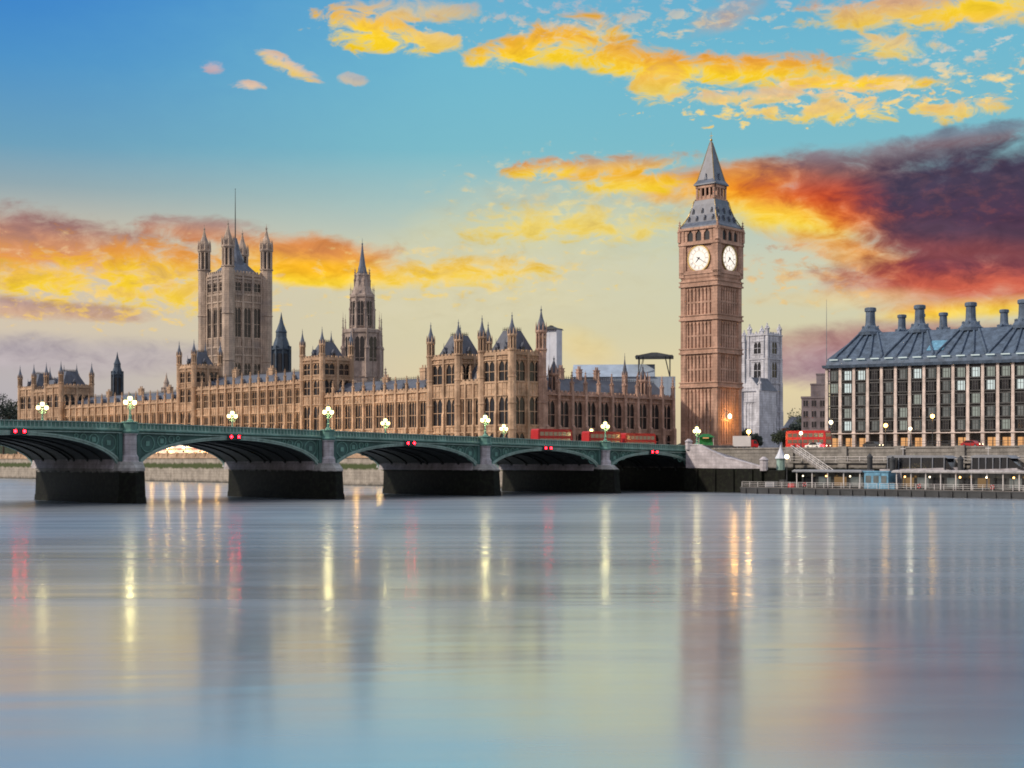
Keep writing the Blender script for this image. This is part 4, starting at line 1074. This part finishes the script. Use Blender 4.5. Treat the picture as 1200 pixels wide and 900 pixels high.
for i in range(NB):
    b = MB(); x = (i+.5)*BP; b.add([(x-.95,-.25,EV+1.0),(x+.95,-.25,EV+1.0),(x+.95,.22,EV+2.2),(x-.95,.22,EV+2.2)], [(0,1,2,3)])
    b.box(x-1.1,x+1.1,-.6,.4,EV+2.25,EV+2.5); b.build('roof_light', M_['window_light'] if rnd.random() < .75 else M_['dim_glass'], t)
RZ0, RZ1, RI, HX = EV+2.5, EV+10.6, 10.5, 7.0
b = MB(); b.taper(-.2,WW+.2,.2,DP-.2,RZ0,RZ1,HX,RI)
for x0 in (27.5,): b.add([(x0,2.3,RZ0+1.75),(x0+4.5,2.3,RZ0+1.75),(x0+5.2,6.0,RZ0+4.7),(x0+.7,6.0,RZ0+4.7)],[(0,1,2,3)],1)
XC = [8.9+14.2*k for k in range(5)]
for xc in XC:                                                      # ducts fanning down the roof from each chimney
    for q in (-6.0,-3.0,0,3.0,6.0):
        x0 = xc+q*1.1; x1 = xc+q*.42
        if not (0 < x0 < WW): continue
        b.tube([(x0,.35,RZ0+.1),(x0,.9,RZ0+.9),(x1,RI-.3,RZ1-.1)], .30, 6, k=0)
b.build('roof', [M_['office_roof'], M_['blue_panel']], t)
def stack(x, y, z, k, nm='chimney'):
    b = MB(); b.lathe([(3.3*k,-.9*k),(3.4*k,0),(2.9*k,.3*k),(2.2*k,1.3*k),(1.55*k,1.9*k),(1.4*k,2.6*k),(1.3*k,5.8*k),(1.65*k,6.0*k),(1.65*k,6.9*k),(1.35*k,7.1*k)], 12)
    for i in range(8):
        a = i*math.pi/4; b.box(2.3*k*math.cos(a)-.15,2.3*k*math.cos(a)+.15,2.3*k*math.sin(a)-.15,2.3*k*math.sin(a)+.15,.2,1.8*k)
    b.build(nm, M_['office_roof'], t, Tr(x,y,z))
for xc in XC: stack(xc, RI+1.4, RZ1+.2, 1.0)
for xc in (15, 20.5, 27, 44): stack(xc, DP-RI-1, RZ1+.2, .8)
b = MB(); b.lathe([(.12,0),(.08,12),(.04,19)], 6); m = b.build('flagpole', M_['grey_metal'], None, OB @ Tr(-.4,.8,EV+.8)); tag(m, 'thin bare flagpole at the left corner of the chimneyed office block', 'flagpole')
# neighbours
def plain_block(name, M, w, d, h, label, cat, wall, floors, cols, roof=None, steps=()):
    t = thing(name, M, label, cat); b = MB(); b.box(0,w,0,d,0,h); b.box(-.2,w+.2,-.2,d+.2,h,h+.6)
    for (x0,x1,y0,y1,z1) in steps: b.box(x0,x1,y0,y1,h,z1); b.box(x0-.15,x1+.15,y0-.15,y1+.15,z1,z1+.4)
    b.build('wall', M_[wall], t); fh = h/floors; n = 0
    wm = MB(); wm.box(-.65,.65,-.04,.06,0,fh*.55,1); wm.box(-.8,.8,-.14,.1,-.15,0,0); wm.box(-.06,.06,-.08,.0,0,fh*.55,0); wm = wm.mesh('window', [M_[wall], M_['glass']])
    for j in range(floors):
        for i in range(cols): put('window', wm, t, Tr(w*(i+.5)/cols,0,fh*(j+.25)))
    if roof: gable_roof(t, -.2, w+.2, 0, d, h+.6, h+.6+roof, hip=3, name='roof')
    return t
M_['mauve_stone'] = mat('mauve_stone', (.24,.22,.25), streak=.3, scale=.3)
M_['brick'] = mat('brick', (.19,.075,.055), streak=.3, scale=.4, fine=.3)
plain_block('stepped_block', Tr(85.0, 434, ZB) @ Rz(-14), 7.2, 12, 15.5, 'grey stepped stone block at the left end of the chimneyed office building', 'building', 'mauve_stone', 5, 3, None, ((2.6,7,1,11,19.5),(4.2,7,2,10,22.5)))
plain_block('brick_house', Tr(103, 560, ZB) @ Rz(-8), 18, 14, 9.0, 'low dark red brick row with hipped roof right of the pale church towers', 'building', 'brick', 4, 8, 4.5)
plain_block('stone_house', Tr(116, 600, ZB) @ Rz(-8), 26, 14, 10.0, 'dark low stone building in the gap left of the chimneyed office block', 'building', 'mauve_stone', 4, 9, 4.0)

# ------------------------------------------------------------------ scaffolding behind the north front
M_['sheet'] = mat('sheet', (.62,.68,.78), rough=.6, var=.1, scale=.3)
M_['blue_sheet'] = mat('blue_sheet', (.36,.46,.58), rough=.55, var=.15, scale=.3)
def scaffold(name, M, w, d, z0, z1, label, canopy, sheet='sheet', frame0=0.0):
    t = thing(name, M, label, 'scaffold'); b = MB(); b.taper(0,w,0,d,z0,z1,0,0)
    n = max(2,int(w/2.4))
    for i in range(n+1): b.box(w*i/n-.05,w*i/n+.05,-.06,0,z0,z1)
    if sheet == 'blue_sheet': b.add([(-.4,-.5,z1),(w*.8,-.5,z1),(w*.8,d*.5,z1+4.4),(-.4,d*.5,z1+4.4),(-.4,d+.5,z1),(w*.8,d+.5,z1)],[(0,1,2,3),(3,2,5,4),(0,3,4),(1,5,2)])
    b.build('sheeting', M_[sheet], t)
    b = MB()
    for i in range(n+1):
        for y in (0,d): b.lathe([(.09,frame0),(.09,z0)],6,w*i/n,y)
    for z in range(int(frame0)+2, int(z0), 3): b.tube([(0,0,z),(w,0,z)],.06,4); b.tube([(w,0,z),(w,d,z)],.06,4)
    b.build('pole', M_['grey_metal'], t)
    b = MB(); x0,x1,zz = canopy; b.taper(x0,x1,-1,d+1,zz,zz+.5,.4,.4); b.taper(x0+1,x1-1,0,d,zz+.5,zz+1.4,(x1-x0)*.35,.8)
    for x in (x0+1.2,x1-1.2):
        for y in (.4,d-.4): b.lathe([(.22,z1-2.0),(.22,zz+.1)],6,x,y); b.tube([(x,y,z1),(x+(1.5 if x < (x0+x1)/2 else -1.5),y,zz)],.1,4)
    b.build('canopy', M_['dark_metal'], t)
scaffold('sheeted_scaffold', Tr(9.3, 452, ZB) @ Rz(-30), 4.9, 3.6, 21.0, 37.2, 'white sheeted scaffold tower rising behind the twin-towered pavilion', (-.5,5.0,37.2))
scaffold('roof_scaffold', Tr(at(672,482), 482, ZB) @ Rz(-6), 33, 12, 14, 24.5, 'pale blue sheeted temporary roof behind the north front pinnacles', (20,32.5,31.0), 'blue_sheet')

# ------------------------------------------------------------------ floating pier and boats
def pontoon(x0, x1, label):
    t = thing('pontoon', L(x0,-8.6,0), label, 'pontoon', 'floating pier'); w = x1-x0
    b = MB(); b.taper(0,w,0,4.8,-.8,1.05,-.25,-.15); b.box(-.3,w+.3,-.25,5.0,1.05,1.35); 
    for i in range(int(w/3)): b.box(1+i*3,1.35+i*3,-.34,.1,-.3,1.2)
    b.build('hull', M_['dark_metal'], t)
    b = MB(); b.box(-.2,w+.2,-.15,4.9,1.35,1.42); b.build('deck', M_['paving'], t)
    b = MB(); n = int(w/2)
    for i in range(n+1): b.lathe([(.05,1.4),(.05,2.5)],5,w*i/n,.1)
    for z in (1.8,2.15,2.5): b.tube([(0,.1,z),(w,.1,z)],.035,4)
    b.build('railing', M_['white_paint'], t)
    return t
p1 = pontoon(82.5, 116.4, 'left floating pontoon with white railing below the bridge steps')
p2 = pontoon(117.0, 168.0, 'right floating pontoon with white railing in front of moored boats')
M_['dim_shop'] = glow('dim_shop', (1.0,.62,.30), .22)
M_['lounge'] = mat('lounge', (.025,.03,.032), rough=.2, spec=.6, var=.4, scale=.8)
def shelter(x0, x1, label, lit):
    t = thing('pier_shelter', L(x0,-7.6,1.42), label, 'shelter', 'pier shelters'); w = x1-x0; b = MB()
    b.taper(-.8,w+.8,-.9,4.0,3.25,3.5,0,0); b.taper(-.8,w+.8,-.9,4.0,3.5,3.75,.3,.3); b.build('roof', M_['grey_metal'] if not lit else M_['granite'], t)
    n = max(2,int(w/3.2))
    b = MB(); b.box(0,w,1.4,3.4,.0,3.25); b.build('wall', M_['lounge'], t)
    for i in range(n+1): bb = MB(); bb.lathe([(.11,0),(.11,3.25)],6,w*i/n,-.3); bb.build('post', M_['white_paint'], t)
    for i in range(n):
        bb = MB(); xa = w*(i+.12)/n; xb = w*(i+.88)/n; bb.box(xa,xb,1.3,1.38,.5,2.3); bb.build('window', M_['dim_shop'] if (i*7+int(x0))%5 == 0 else (M_['dim_glass'] if i%2 else M_['glass']), t)
shelter(96.5, 112.0, 'left dark glazed pier shelter under a long flat grey roof', False)
shelter(120.5, 166.0, 'long right pier shelter under flat pale roof edge by the boats', True)
t = thing('ticket_kiosk', L(113.0,-7.9,1.42), 'light blue ticket kiosk on the pier between the two shelters', 'kiosk'); b = MB()
b.box(0,5.6,0,3.2,0,3.3); b.box(-.2,5.8,-.2,3.4,3.3,3.55); b.build('body', M_['blue_panel'], t)
for x in (.4,2.2,4.0):
    b = MB(); b.box(x,x+1.2,-.08,.02,1.2,2.6); b.build('window', M_['dim_glass'], t)
b = MB(); b.box(1.9,3.9,-.12,.0,2.75,3.2); b.build('sign', M_['blue_panel'], t)
def pile(x, y, h, label):
    b = MB(); b.lathe([(.55,-3),(.55,h-1.0),(.62,h-.95),(.62,h-.6),(.5,h-.5),(.12,h)], 12); tag(b.build('mooring_pile', M_['dark_metal'], None, L(x,y,0)), label, 'pile', 'mooring piles')
pile(110.8,-2.6,8.5,'black round mooring pile with pointed cap, left of the moored boats')
pile(116.6,-3.3,7.9,'black mooring pile beside the stern of the left moored boat')
pile(131.6,-3.0,8.0,'dark mooring pile between the two moored boats')
pile(146.0,-3.0,8.0,'dark mooring pile off the bow of the right moored boat')
def boat(x0, ln, label, bow):
    t = thing('passenger_boat', L(x0,-.2,1.0), label, 'boat', 'boats moored behind the pier'); hw = 2.2
    sec = [(0,.75),(.15,.95),(.6,1),(.82,.8),(.94,.4),(1,.04)]
    b = MB(); pts = []
    for s, k in sec:
        x = ln*s; sheer = .5*s*s
        pts += [(x,-hw*k*.7,-.6),(x,hw*k*.7,-.6),(x,hw*k,4.3+sheer),(x,-hw*k,4.3+sheer)]
    fs = [(0,3,2,1)]
    for i in range(len(sec)-1):
        a, c = 4*i, 4*i+4; fs += [(a,c,c+3,a+3),(a+3,c+3,c+2,a+2),(a+2,c+2,c+1,a+1),(a+1,c+1,c,a)]
    m = len(sec)*4-4; fs.append((m,m+1,m+2,m+3)); b.add(pts, fs); b.build('hull', M_['pale_granite'], t)
    xa, xb = ln*.08, ln*(.72 if bow else .86); b = MB()
    b.add([(xa,-1.9,4.3),(xb+ (2.6 if bow else 1.0),-1.7,4.5),(xb+(2.6 if bow else 1.0),1.7,4.5),(xa,1.9,4.3),(xa+.6,-1.7,6.6),(xb-.6,-1.6,6.6),(xb-.6,1.6,6.6),(xa+.6,1.7,6.6)],
          [(4,5,6,7),(0,1,5,4),(1,2,6,5),(2,3,7,6),(3,0,4,7)]); b.build('cabin_glass', M_['glass'], t)
    b = MB(); b.slab([(xa+.2,6.6),(xb-.4,6.6),(xb+.3,6.45),(xb-.8,7.05),(xa+1.4,7.15),(xa+.4,6.95)], -1.85, 1.85)
    for i in range(6):
        x = xa+.6+(xb-1.2-xa)*i/5; b.slab([(x-.08,4.35),(x+.08,4.35),(x+.1,6.62),(x-.06,6.62)], -1.93, -1.66)
    b.build('cabin_roof', M_['grey_metal'], t)
    b = MB(); b.lathe([(.05,7),(.04,9.2)],5,xa+3,0); b.box(xa+2.4,xa+3.6,-.05,.05,8.4,8.5); b.build('mast', M_['white_paint'], t)
boat(112.6, 18.0, 'left moored passenger boat with long dark cabin windows', False)
boat(131.8, 13.4, 'right moored boat with raked dark windscreen and pale bow', True)
t = thing('gangway', L(84.5, 6.2, ZB-.4), 'sloping white gangway from embankment wall down to the floating pontoon', 'gangway')
b = MB(); b.add([(0,0,0),(1.6,0,0),(24,-12.2,-7.7),(22.4,-12.2,-7.7),(0,0,-.25),(1.6,0,-.25),(24,-12.2,-7.95),(22.4,-12.2,-7.95)], [(0,1,2,3),(7,6,5,4),(0,3,7,4),(2,1,5,6)]); b.build('walkway', M_['paving'], t)
for d in (0, 1.6):
    b = MB(); b.tube([(d,0,1.05),(22.4+d,-12.2,-6.65)],.06,4); b.tube([(d,0,.55),(22.4+d,-12.2,-7.15)],.04,4)
    for i in range(13): f = i/12; b.lathe([(.04,-7.7*f),(.04,1.05-7.7*f)],4,d+22.4*f,-12.2*f)
    b.build('handrail', M_['white_paint'], t)
for i, (x, lab) in enumerate(((141.5,'at the right end of the pier, nearest the frame edge'),(126.0,'on the pontoon rail just right of the blue kiosk'),(99.0,'on the left pontoon before the left shelter'))):
    b = MB()
    for a in range(16):
        a0, a1 = 2*math.pi*a/16, 2*math.pi*(a+1)/16
        b.tube([(.36*math.cos(a0),0,.36*math.sin(a0)),(.36*math.cos(a1),0,.36*math.sin(a1))], .09, 6, k=0 if a%4 else 1)
    tag(b.build('life_ring', [M_['red_paint'],M_['white_paint']], None, L(x,-8.64,2.1)), 'red and white life ring ' + lab, 'life ring', 'life rings')
t = thing('pointed_kiosk', L(85.6, 1.0, 5.0), 'small pale green booth with pointed roof at the foot of the steps', 'booth'); b = MB()
b.lathe([(.95,0),(.9,2.3),(1.2,2.35),(1.1,2.6)],8); b.build('body', M_['bridge_light'], t); b = MB(); b.lathe([(1.3,2.5),(.7,3.6),(.3,4.6),(.05,5.6)],8); b.build('roof', M_['sheet'], t)

# ------------------------------------------------------------------ street lamps
def lamp2(M, h, label, m='lamp_white', name='street_lamp', group='lamps along the bank', r=.36, cat='street lamp', watts=250):
    t = thing(name, M, label, cat, group); key = ('sl', h, m, r)
    if key not in CACHE:
        b = MB(); b.lathe([(.28,0),(.26,.5),(.14,.7),(.09,h*.5),(.07,h-.3),(.16,h-.15),(.10,h)],8); p = b.mesh('post', M_['dark_metal'])
        b = MB(); b.ball((0,0,h+r*.9), r, 10, 8, k=0); b.lathe([(r*.5,h+r*1.7),(.04,h+r*2.3)],6,k=1); CACHE[key] = (p, b.mesh('globe', [M_[m], M_['dark_metal']]))
    p, g = CACHE[key]; put('post', p, t); put('globe', g, t)
    if watts: bulb(t, Tr(0,-.05,h-.45), watts, (1.0,.80,.5) if m == 'lamp_white' else (1.0,.5,.12), r)
tl = 0
for i in range(21):
    a = 33 + 10.6*i; tl += 1
    m = 'terrace_amber' if i in (0,2,9,10,13,17) else 'terrace_glow'
    lamp2(L(-a,-10.0,ZT+1.4), 1.3, ('orange' if m == 'terrace_amber' else 'pale yellow') + ' small globe lamp in the row along the palace terrace parapet', m, 'terrace_lamp', 'terrace lamps', .30, watts=900)
lamp2(L(93.2,-6.9,1.42), 6.0, 'tall single globe lamp on the left pontoon, brightest light by the water', 'lamp_white', r=.5)
lamp2(L(112.5,9.6,ZB), 3.6, 'globe lamp on embankment pavement before the office block arcade', 'lamp_white')
lamp2(L(60.6,21.5,ZB+.1), 3.6, 'low lamp at the bridge end, left of the clock tower foot lamp', 'lamp_warm', r=.55, watts=2500)
lamp2(L(74,36,ZB), 6.0, 'globe lamp on bankside street just right of the white church', 'lamp_white', r=.5)
lamp2(L(84,44,ZB), 5.2, 'rose-lit globe lamp beside the red bus on the embankment', 'lamp_warm', r=.5)
lamp2(L(88,58,ZB), 7.6, 'tall globe lamp near the left corner of the office block', 'lamp_warm', r=.5)
lamp2(L(77,20,ZB), 3.2, 'low globe lamp behind the embankment wall right of the white van', 'lamp_white', r=.42)
bulb(bpy.data.objects['clock_tower'], Tr(8.8,-1.2,9.6), 1500, (1.0,.45,.10), .6)
b = MB(); b.lathe([(.2,-.7),(.5,-.4),(.55,.3),(.1,.8)],8,k=0); b.tube([(0,-.6,.6),(0,0,.8)],.06,4,k=1)
ct = bpy.data.objects['clock_tower']; b.build('lantern', [M_['lamp_white'], M_['dark_metal']], ct, Tr(7.3,-1.2,10.2))

for i, x in enumerate((98.2, 104.0, 109.8)): lamp2(L(x,-8.1,1.42), 2.3, ('first','second','third')[i] + ' of three small lamps by the left pier shelter, counted from the steps', 'lamp_warm' if i == 1 else 'lamp_white', 'pier_lamp', 'small lamps on the pier', .16, 'lamp', 0)
for i, x in enumerate((122.5, 128.0, 134.5, 140.0, 145.5)): lamp2(L(x,-8.1,1.42), 2.3, ('first','second','third','fourth','last')[i] + ' of five small lamps by the right pier shelter, counted from the kiosk', 'lamp_white' if i % 2 else 'lamp_warm', 'pier_lamp', 'small lamps on the pier', .17, 'lamp', 0)
def crate(x, y, w, d, h, m, lab):
    t = thing('storage_bin', L(x,y,1.42), lab, 'bin', 'bins on the pier'); b = MB(); b.taper(0,w,0,d,0,h,.04,.04); b.build('body', M_[m], t)
    b = MB(); b.taper(-.06,w+.06,-.06,d+.06,h,h+.14,.1,.1); b.build('lid', M_['dark_metal'], t)
crate(88.0,-7.6,2.4,1.2,1.1,'grey_metal','long grey storage bin near the left end of the pontoon')
crate(91.0,-6.6,1.2,1.0,1.4,'dark_metal','tall dark storage bin beside the brightest pontoon lamp')
crate(94.2,-7.9,1.6,1.0,.9,'red_paint','low red storage bin left of the left pier shelter')
crate(119.0,-8.2,1.2,1.0,1.2,'blue_panel','small blue storage bin right of the blue kiosk')
# ------------------------------------------------------------------ vehicles
def wheel_mesh(r, w):
    b = MB(); b.T = Matrix.Rotation(R(90), 4, 'X'); b.lathe([(r*.55,-w/2),(r,-w/2),(r,w/2),(r*.55,w/2)],16,k=0); b.lathe([(r*.55,-w/2-.01),(r*.5,w/2+.01)],12,k=1); return b.mesh('wheel', [M_['rubber'], M_['grey_metal']])
WB, WC = wheel_mesh(.5,.3), wheel_mesh(.33,.22)
M_['bus_glass'] = mat('bus_glass', (.05,.04,.035), rough=.15, spec=.6, emit=(1,.75,.5), es=.10)
def bus(M, label):
    t = thing('double_decker_bus', M, label, 'bus', 'red buses'); l, w, h = 11.0, 2.5, 4.4
    b = MB(); prof = [(0,.35),(l,.35),(l+.05,2.3),(l-.15,4.1),(l-.5,h),(.4,h),(.05,4.1),(0,2.3)]
    b.slab(prof, -w/2, w/2); b.build('body', M_['red_paint'], t)
    for z0, z1 in ((1.35,2.25),(2.85,3.75)):
        b = MB(); b.box(.5,l-.5,-w/2-.015,w/2+.015,z0,z1); 
        b.build('window', M_['bus_glass'], t)
        b = MB()
        for i in range(8): x = .5+(l-1)*i/7; b.box(x-.1,x+.1,-w/2-.03,w/2+.03,z0,z1)
        b.build('window_pillar', M_['red_paint'], t)
    b = MB(); b.box(l-.05,l+.06,-w/2+.15,w/2-.15,1.2,2.2); b.box(l-.12,l-.0,-w/2+.15,w/2-.15,2.9,3.8); b.build('windscreen', M_['bus_glass'], t)
    for x in (2.2,8.6):
        for y in (-w/2+.12,w/2-.12): put('wheel', WB, t, Tr(x,y,.5))
    for y in (-.85,.85):
        b = MB(); b.box(l,l+.07,y-.18,y+.18,.65,.9); b.build('headlight', M_['lamp_white'], t)
        b = MB(); b.box(-.06,.02,y-.14,y+.14,.8,1.2); b.build('tail_light', M_['red_light'], t)
def on_bridge(x, s, back=False): return L(60.4+x, 2.2-s, zpar(s)-1.235) @ Rz(90 if not back else -90)
bus(on_bridge(-21.5, 31.0), 'red double-decker bus on bridge, leftmost of three in front of the north front')
bus(on_bridge(-21.5, 14.5), 'red double-decker bus on bridge, second of three, by the far end lamps')
bus(on_bridge(-22.0, 1.5), 'red double-decker bus leaving the bridge, nearest the clock tower')
bus(L(66,30,ZB) @ Rz(4), 'red double-decker bus on the embankment road right of the white van')
def car(M, label, paint):
    t = thing('parked_car', M, label, 'car', 'cars on the bank'); b = MB()
    b.slab([(0,.3),(4.2,.3),(4.25,.75),(3.3,.95),(2.7,1.42),(1.1,1.42),(.4,.95),(0,.85)], -.85, .85); b.build('body', M_[paint], t)
    b = MB(); b.slab([(.62,.95),(3.15,.95),(2.62,1.36),(1.15,1.36)], -.87, .87); b.build('window', M_['glass'], t)
    for x in (.85,3.35):
        for y in (-.78,.78): put('wheel', WC, t, Tr(x,y,.33))
    for y in (-.6,.6):
        b = MB(); b.box(-.05,.02,y-.15,y+.15,.62,.8); b.build('tail_light', M_['red_light'], t)
        b = MB(); b.box(4.18,4.29,y-.15,y+.15,.55,.72); b.build('headlight', M_['lamp_white'], t)
car(L(80,24,ZB+.02) @ Rz(180), 'white car on the embankment road behind the pointed green booth', 'white_paint')
car(L(96,17.5,ZB+.02), 'dark car on the embankment road before the office block', 'dark_metal')
car(L(120,17.5,ZB+.02), 'red car on the embankment road before the office arcade', 'red_paint')
t = thing('box_van', L(59.0,17.5,ZB+.02) @ Rz(40), 'white box van parked at the bridge end, right of the clock tower', 'van'); b = MB()
b.box(0,4.2,-1.1,1.1,.6,3.1); b.build('cargo_box', M_['white_paint'], t); b = MB(); b.slab([(4.25,.4),(6.0,.4),(6.0,1.2),(5.5,2.1),(4.25,2.2)],-1,1); b.build('cab', M_['red_paint'], t)
b = MB(); b.slab([(4.9,1.25),(5.9,1.25),(5.45,2.0),(4.9,2.05)],-1.03,1.03); b.build('window', M_['glass'], t)
b = MB(); b.box(0,6,-.9,.9,.35,.6); b.build('chassis', M_['dark_metal'], t)
for x in (1.0,5.0):
    for y in (-.95,.95): put('wheel', WC, t, Tr(x,y,.33))
t = thing('market_stall', L(55.0,9.8,ZB+.5) @ Rz(45), 'green canopied souvenir stall at the bridge end under the clock tower', 'stall'); b = MB()
M_['stall_green'] = mat('stall_green', (.03,.22,.07), rough=.6)
b.box(0,3.4,0,2,0,1.1); b.box(.1,3.3,1.8,2,1.1,2.4); b.build('counter', M_['stall_green'], t); b = MB(); b.taper(-.4,3.8,-.5,2.3,2.3,3.1,1.4,.9); b.build('canopy', M_['stall_green'], t)
b = MB()
for x in (0,3.4): b.lathe([(.05,0),(.05,2.4)],6,x,-.2)
b.build('post', M_['white_paint'], t)
b = MB(); b.box(.9,2.3,-.3,.1,2.0,2.25); b.build('lamp', M_['shop_light'], t)

# ------------------------------------------------------------------ tents on the palace terrace
M_['canvas'] = mat('canvas', (.78,.70,.66), rough=.7, var=.1, scale=.6, emit=(1.0,.72,.58), es=.22)
def tent(x, label):
    t = thing('marquee', L(x,-8.6,ZT), label, 'tent', 'marquees on the terrace')
    if 'tent' not in CACHE:
        w, d = 6.2, 7.0; b = MB()
        b.add([(0,0,2.6),(w,0,2.6),(w,d,2.6),(0,d,2.6),(w/2,.9,5.0),(w/2,d-.9,5.0)], [(0,1,4),(1,2,5,4),(2,3,5),(3,0,4,5)]); roof = b.mesh('roof', M_['canvas'])
        b = MB(); b.box(.1,w-.1,.1,d-.1,0,2.55)
        for i in range(7): b.box(.1+i*1.0-.06,.1+i*1.0+.06,.03,.1,0,2.55)
        wall = b.mesh('side_wall', M_['canvas'])
        b = MB()
        for i in range(8): b.add([(w*i/8,-.05,2.6),(w*(i+1)/8,-.05,2.6),(w*(i+.5)/8,-.05,2.2)], [(0,2,1)])
        b.box(0,w,-.06,0,2.55,2.75); CACHE['tent'] = (roof, wall, b.mesh('valance', M_['red_paint']))
    for nm, me in zip(('roof','side_wall','valance'), CACHE['tent']): put(nm, me, t)
for i in range(9): tent(-190+i*6.4, 'pale pink lit marquee in the long row on palace terrace, under the arches')
for i in range(4): tent(-66+i*6.4, 'pale pink lit marquee on near palace terrace seen under the middle arch')

# ------------------------------------------------------------------ trees
M_['bark'] = mat('bark', (.06,.045,.035), rough=.9)
def leaf_mat(name, a, b_):
    m = mat(name, a, rough=.7, var=.5, scale=.6); return m
M_['leaf_dark'] = leaf_mat('leaf_dark', (.030,.045,.036), 0); M_['leaf_mid'] = leaf_mat('leaf_mid', (.045,.06,.03), 0)
def tree(M, h, r, label, leaf, seed, n=2600):
    t = thing('tree', M, label, 'tree', 'trees on the bank'); q = random.Random(seed); b = MB()
    b.tube([(0,0,-.3),(.1,.1,h*.25),(-.1,.2,h*.5),(0,0,h*.8)], .45, 8, r1=.1); tips = []
    for i in range(9):
        a = q.uniform(0,6.28); z0 = h*q.uniform(.25,.5); ln = r*q.uniform(.6,1.0); z1 = z0+h*q.uniform(.15,.4)
        p = (ln*math.cos(a), ln*math.sin(a), z1); b.tube([(0,0,z0),(p[0]*.5,p[1]*.5,z0+(z1-z0)*.65),p], .16, 5, r1=.04); tips.append(p)
    b.build('trunk', M_['bark'], t)
    cl = [(p[0],p[1],p[2],r*q.uniform(.28,.5)) for p in tips]+[(q.gauss(0,r*.3),q.gauss(0,r*.3),h*q.uniform(.55,.93),r*q.uniform(.25,.45)) for _ in range(16)]
    b = MB()
    for i in range(n):
        c = q.choice(cl); v = Vector((q.gauss(0,1),q.gauss(0,1),q.gauss(0,.8))).normalized()*c[3]*q.uniform(.5,1.05)
        p = Vector(c[:3])+v; s = q.uniform(.22,.5); u = Vector((q.gauss(0,1),q.gauss(0,1),q.gauss(0,1))).normalized(); w = u.orthogonal().normalized()
        b.add([tuple(p-u*s),tuple(p+w*s*.6),tuple(p+u*s),tuple(p-w*s*.6)], [(0,1,2,3)])
    b.build('crown', M_[leaf], t)
for i, (px, D, h, r, lab, lf) in enumerate([
  (4, 640, 24, 9, 'dark bluish tree at the far left edge beyond the palace', 'leaf_dark'),
  (-14, 655, 27, 10, 'tall dark tree just outside the left edge beyond the palace', 'leaf_dark'),
  (20, 670, 24, 9, 'dark tree squeezed between frame edge and leftmost pavilion', 'leaf_mid'),
  (873, 480, 7, 2.8, 'small dark tree at right foot of the clock tower', 'leaf_dark'),
  (886, 470, 5.5, 2.4, 'low dark tree before the white church front', 'leaf_dark'),
  (934, 520, 10, 5, 'rounded dark tree in the gap right of the church towers', 'leaf_dark'),
  (944, 545, 16, 7, 'taller dark tree just left of the stepped grey block', 'leaf_mid'),
  (918, 560, 9, 5, 'dark tree at the right foot of the pale church towers', 'leaf_mid')]):
    tree(Tr(at(px,D), D, ZB), h, r, lab, lf, 20+i)
# far wooded rise closing the view beyond the houses
b = MB(); q = random.Random(3); pts = []; n = 160
for i in range(n+1):
    a = R(-60+120*i/n); d = 1500; h = 22+7*math.sin(i*.7)+4*math.sin(i*1.9+1)+q.uniform(-2,2)
    for dd, hh in ((0,0),(30,h*.7),(90,h),(260,h*.5),(300,0)): pts.append(((d+dd)*math.sin(a),(d+dd)*math.cos(a),ZB-.5+hh))
fs = []
for i in range(n):
    for j in range(4): fs.append((5*i+j,5*i+j+1,5*i+6+j,5*i+5+j)[::-1])
b.add(pts, fs); tag(b.build('hills', M_['leaf_mid']), kind='structure')
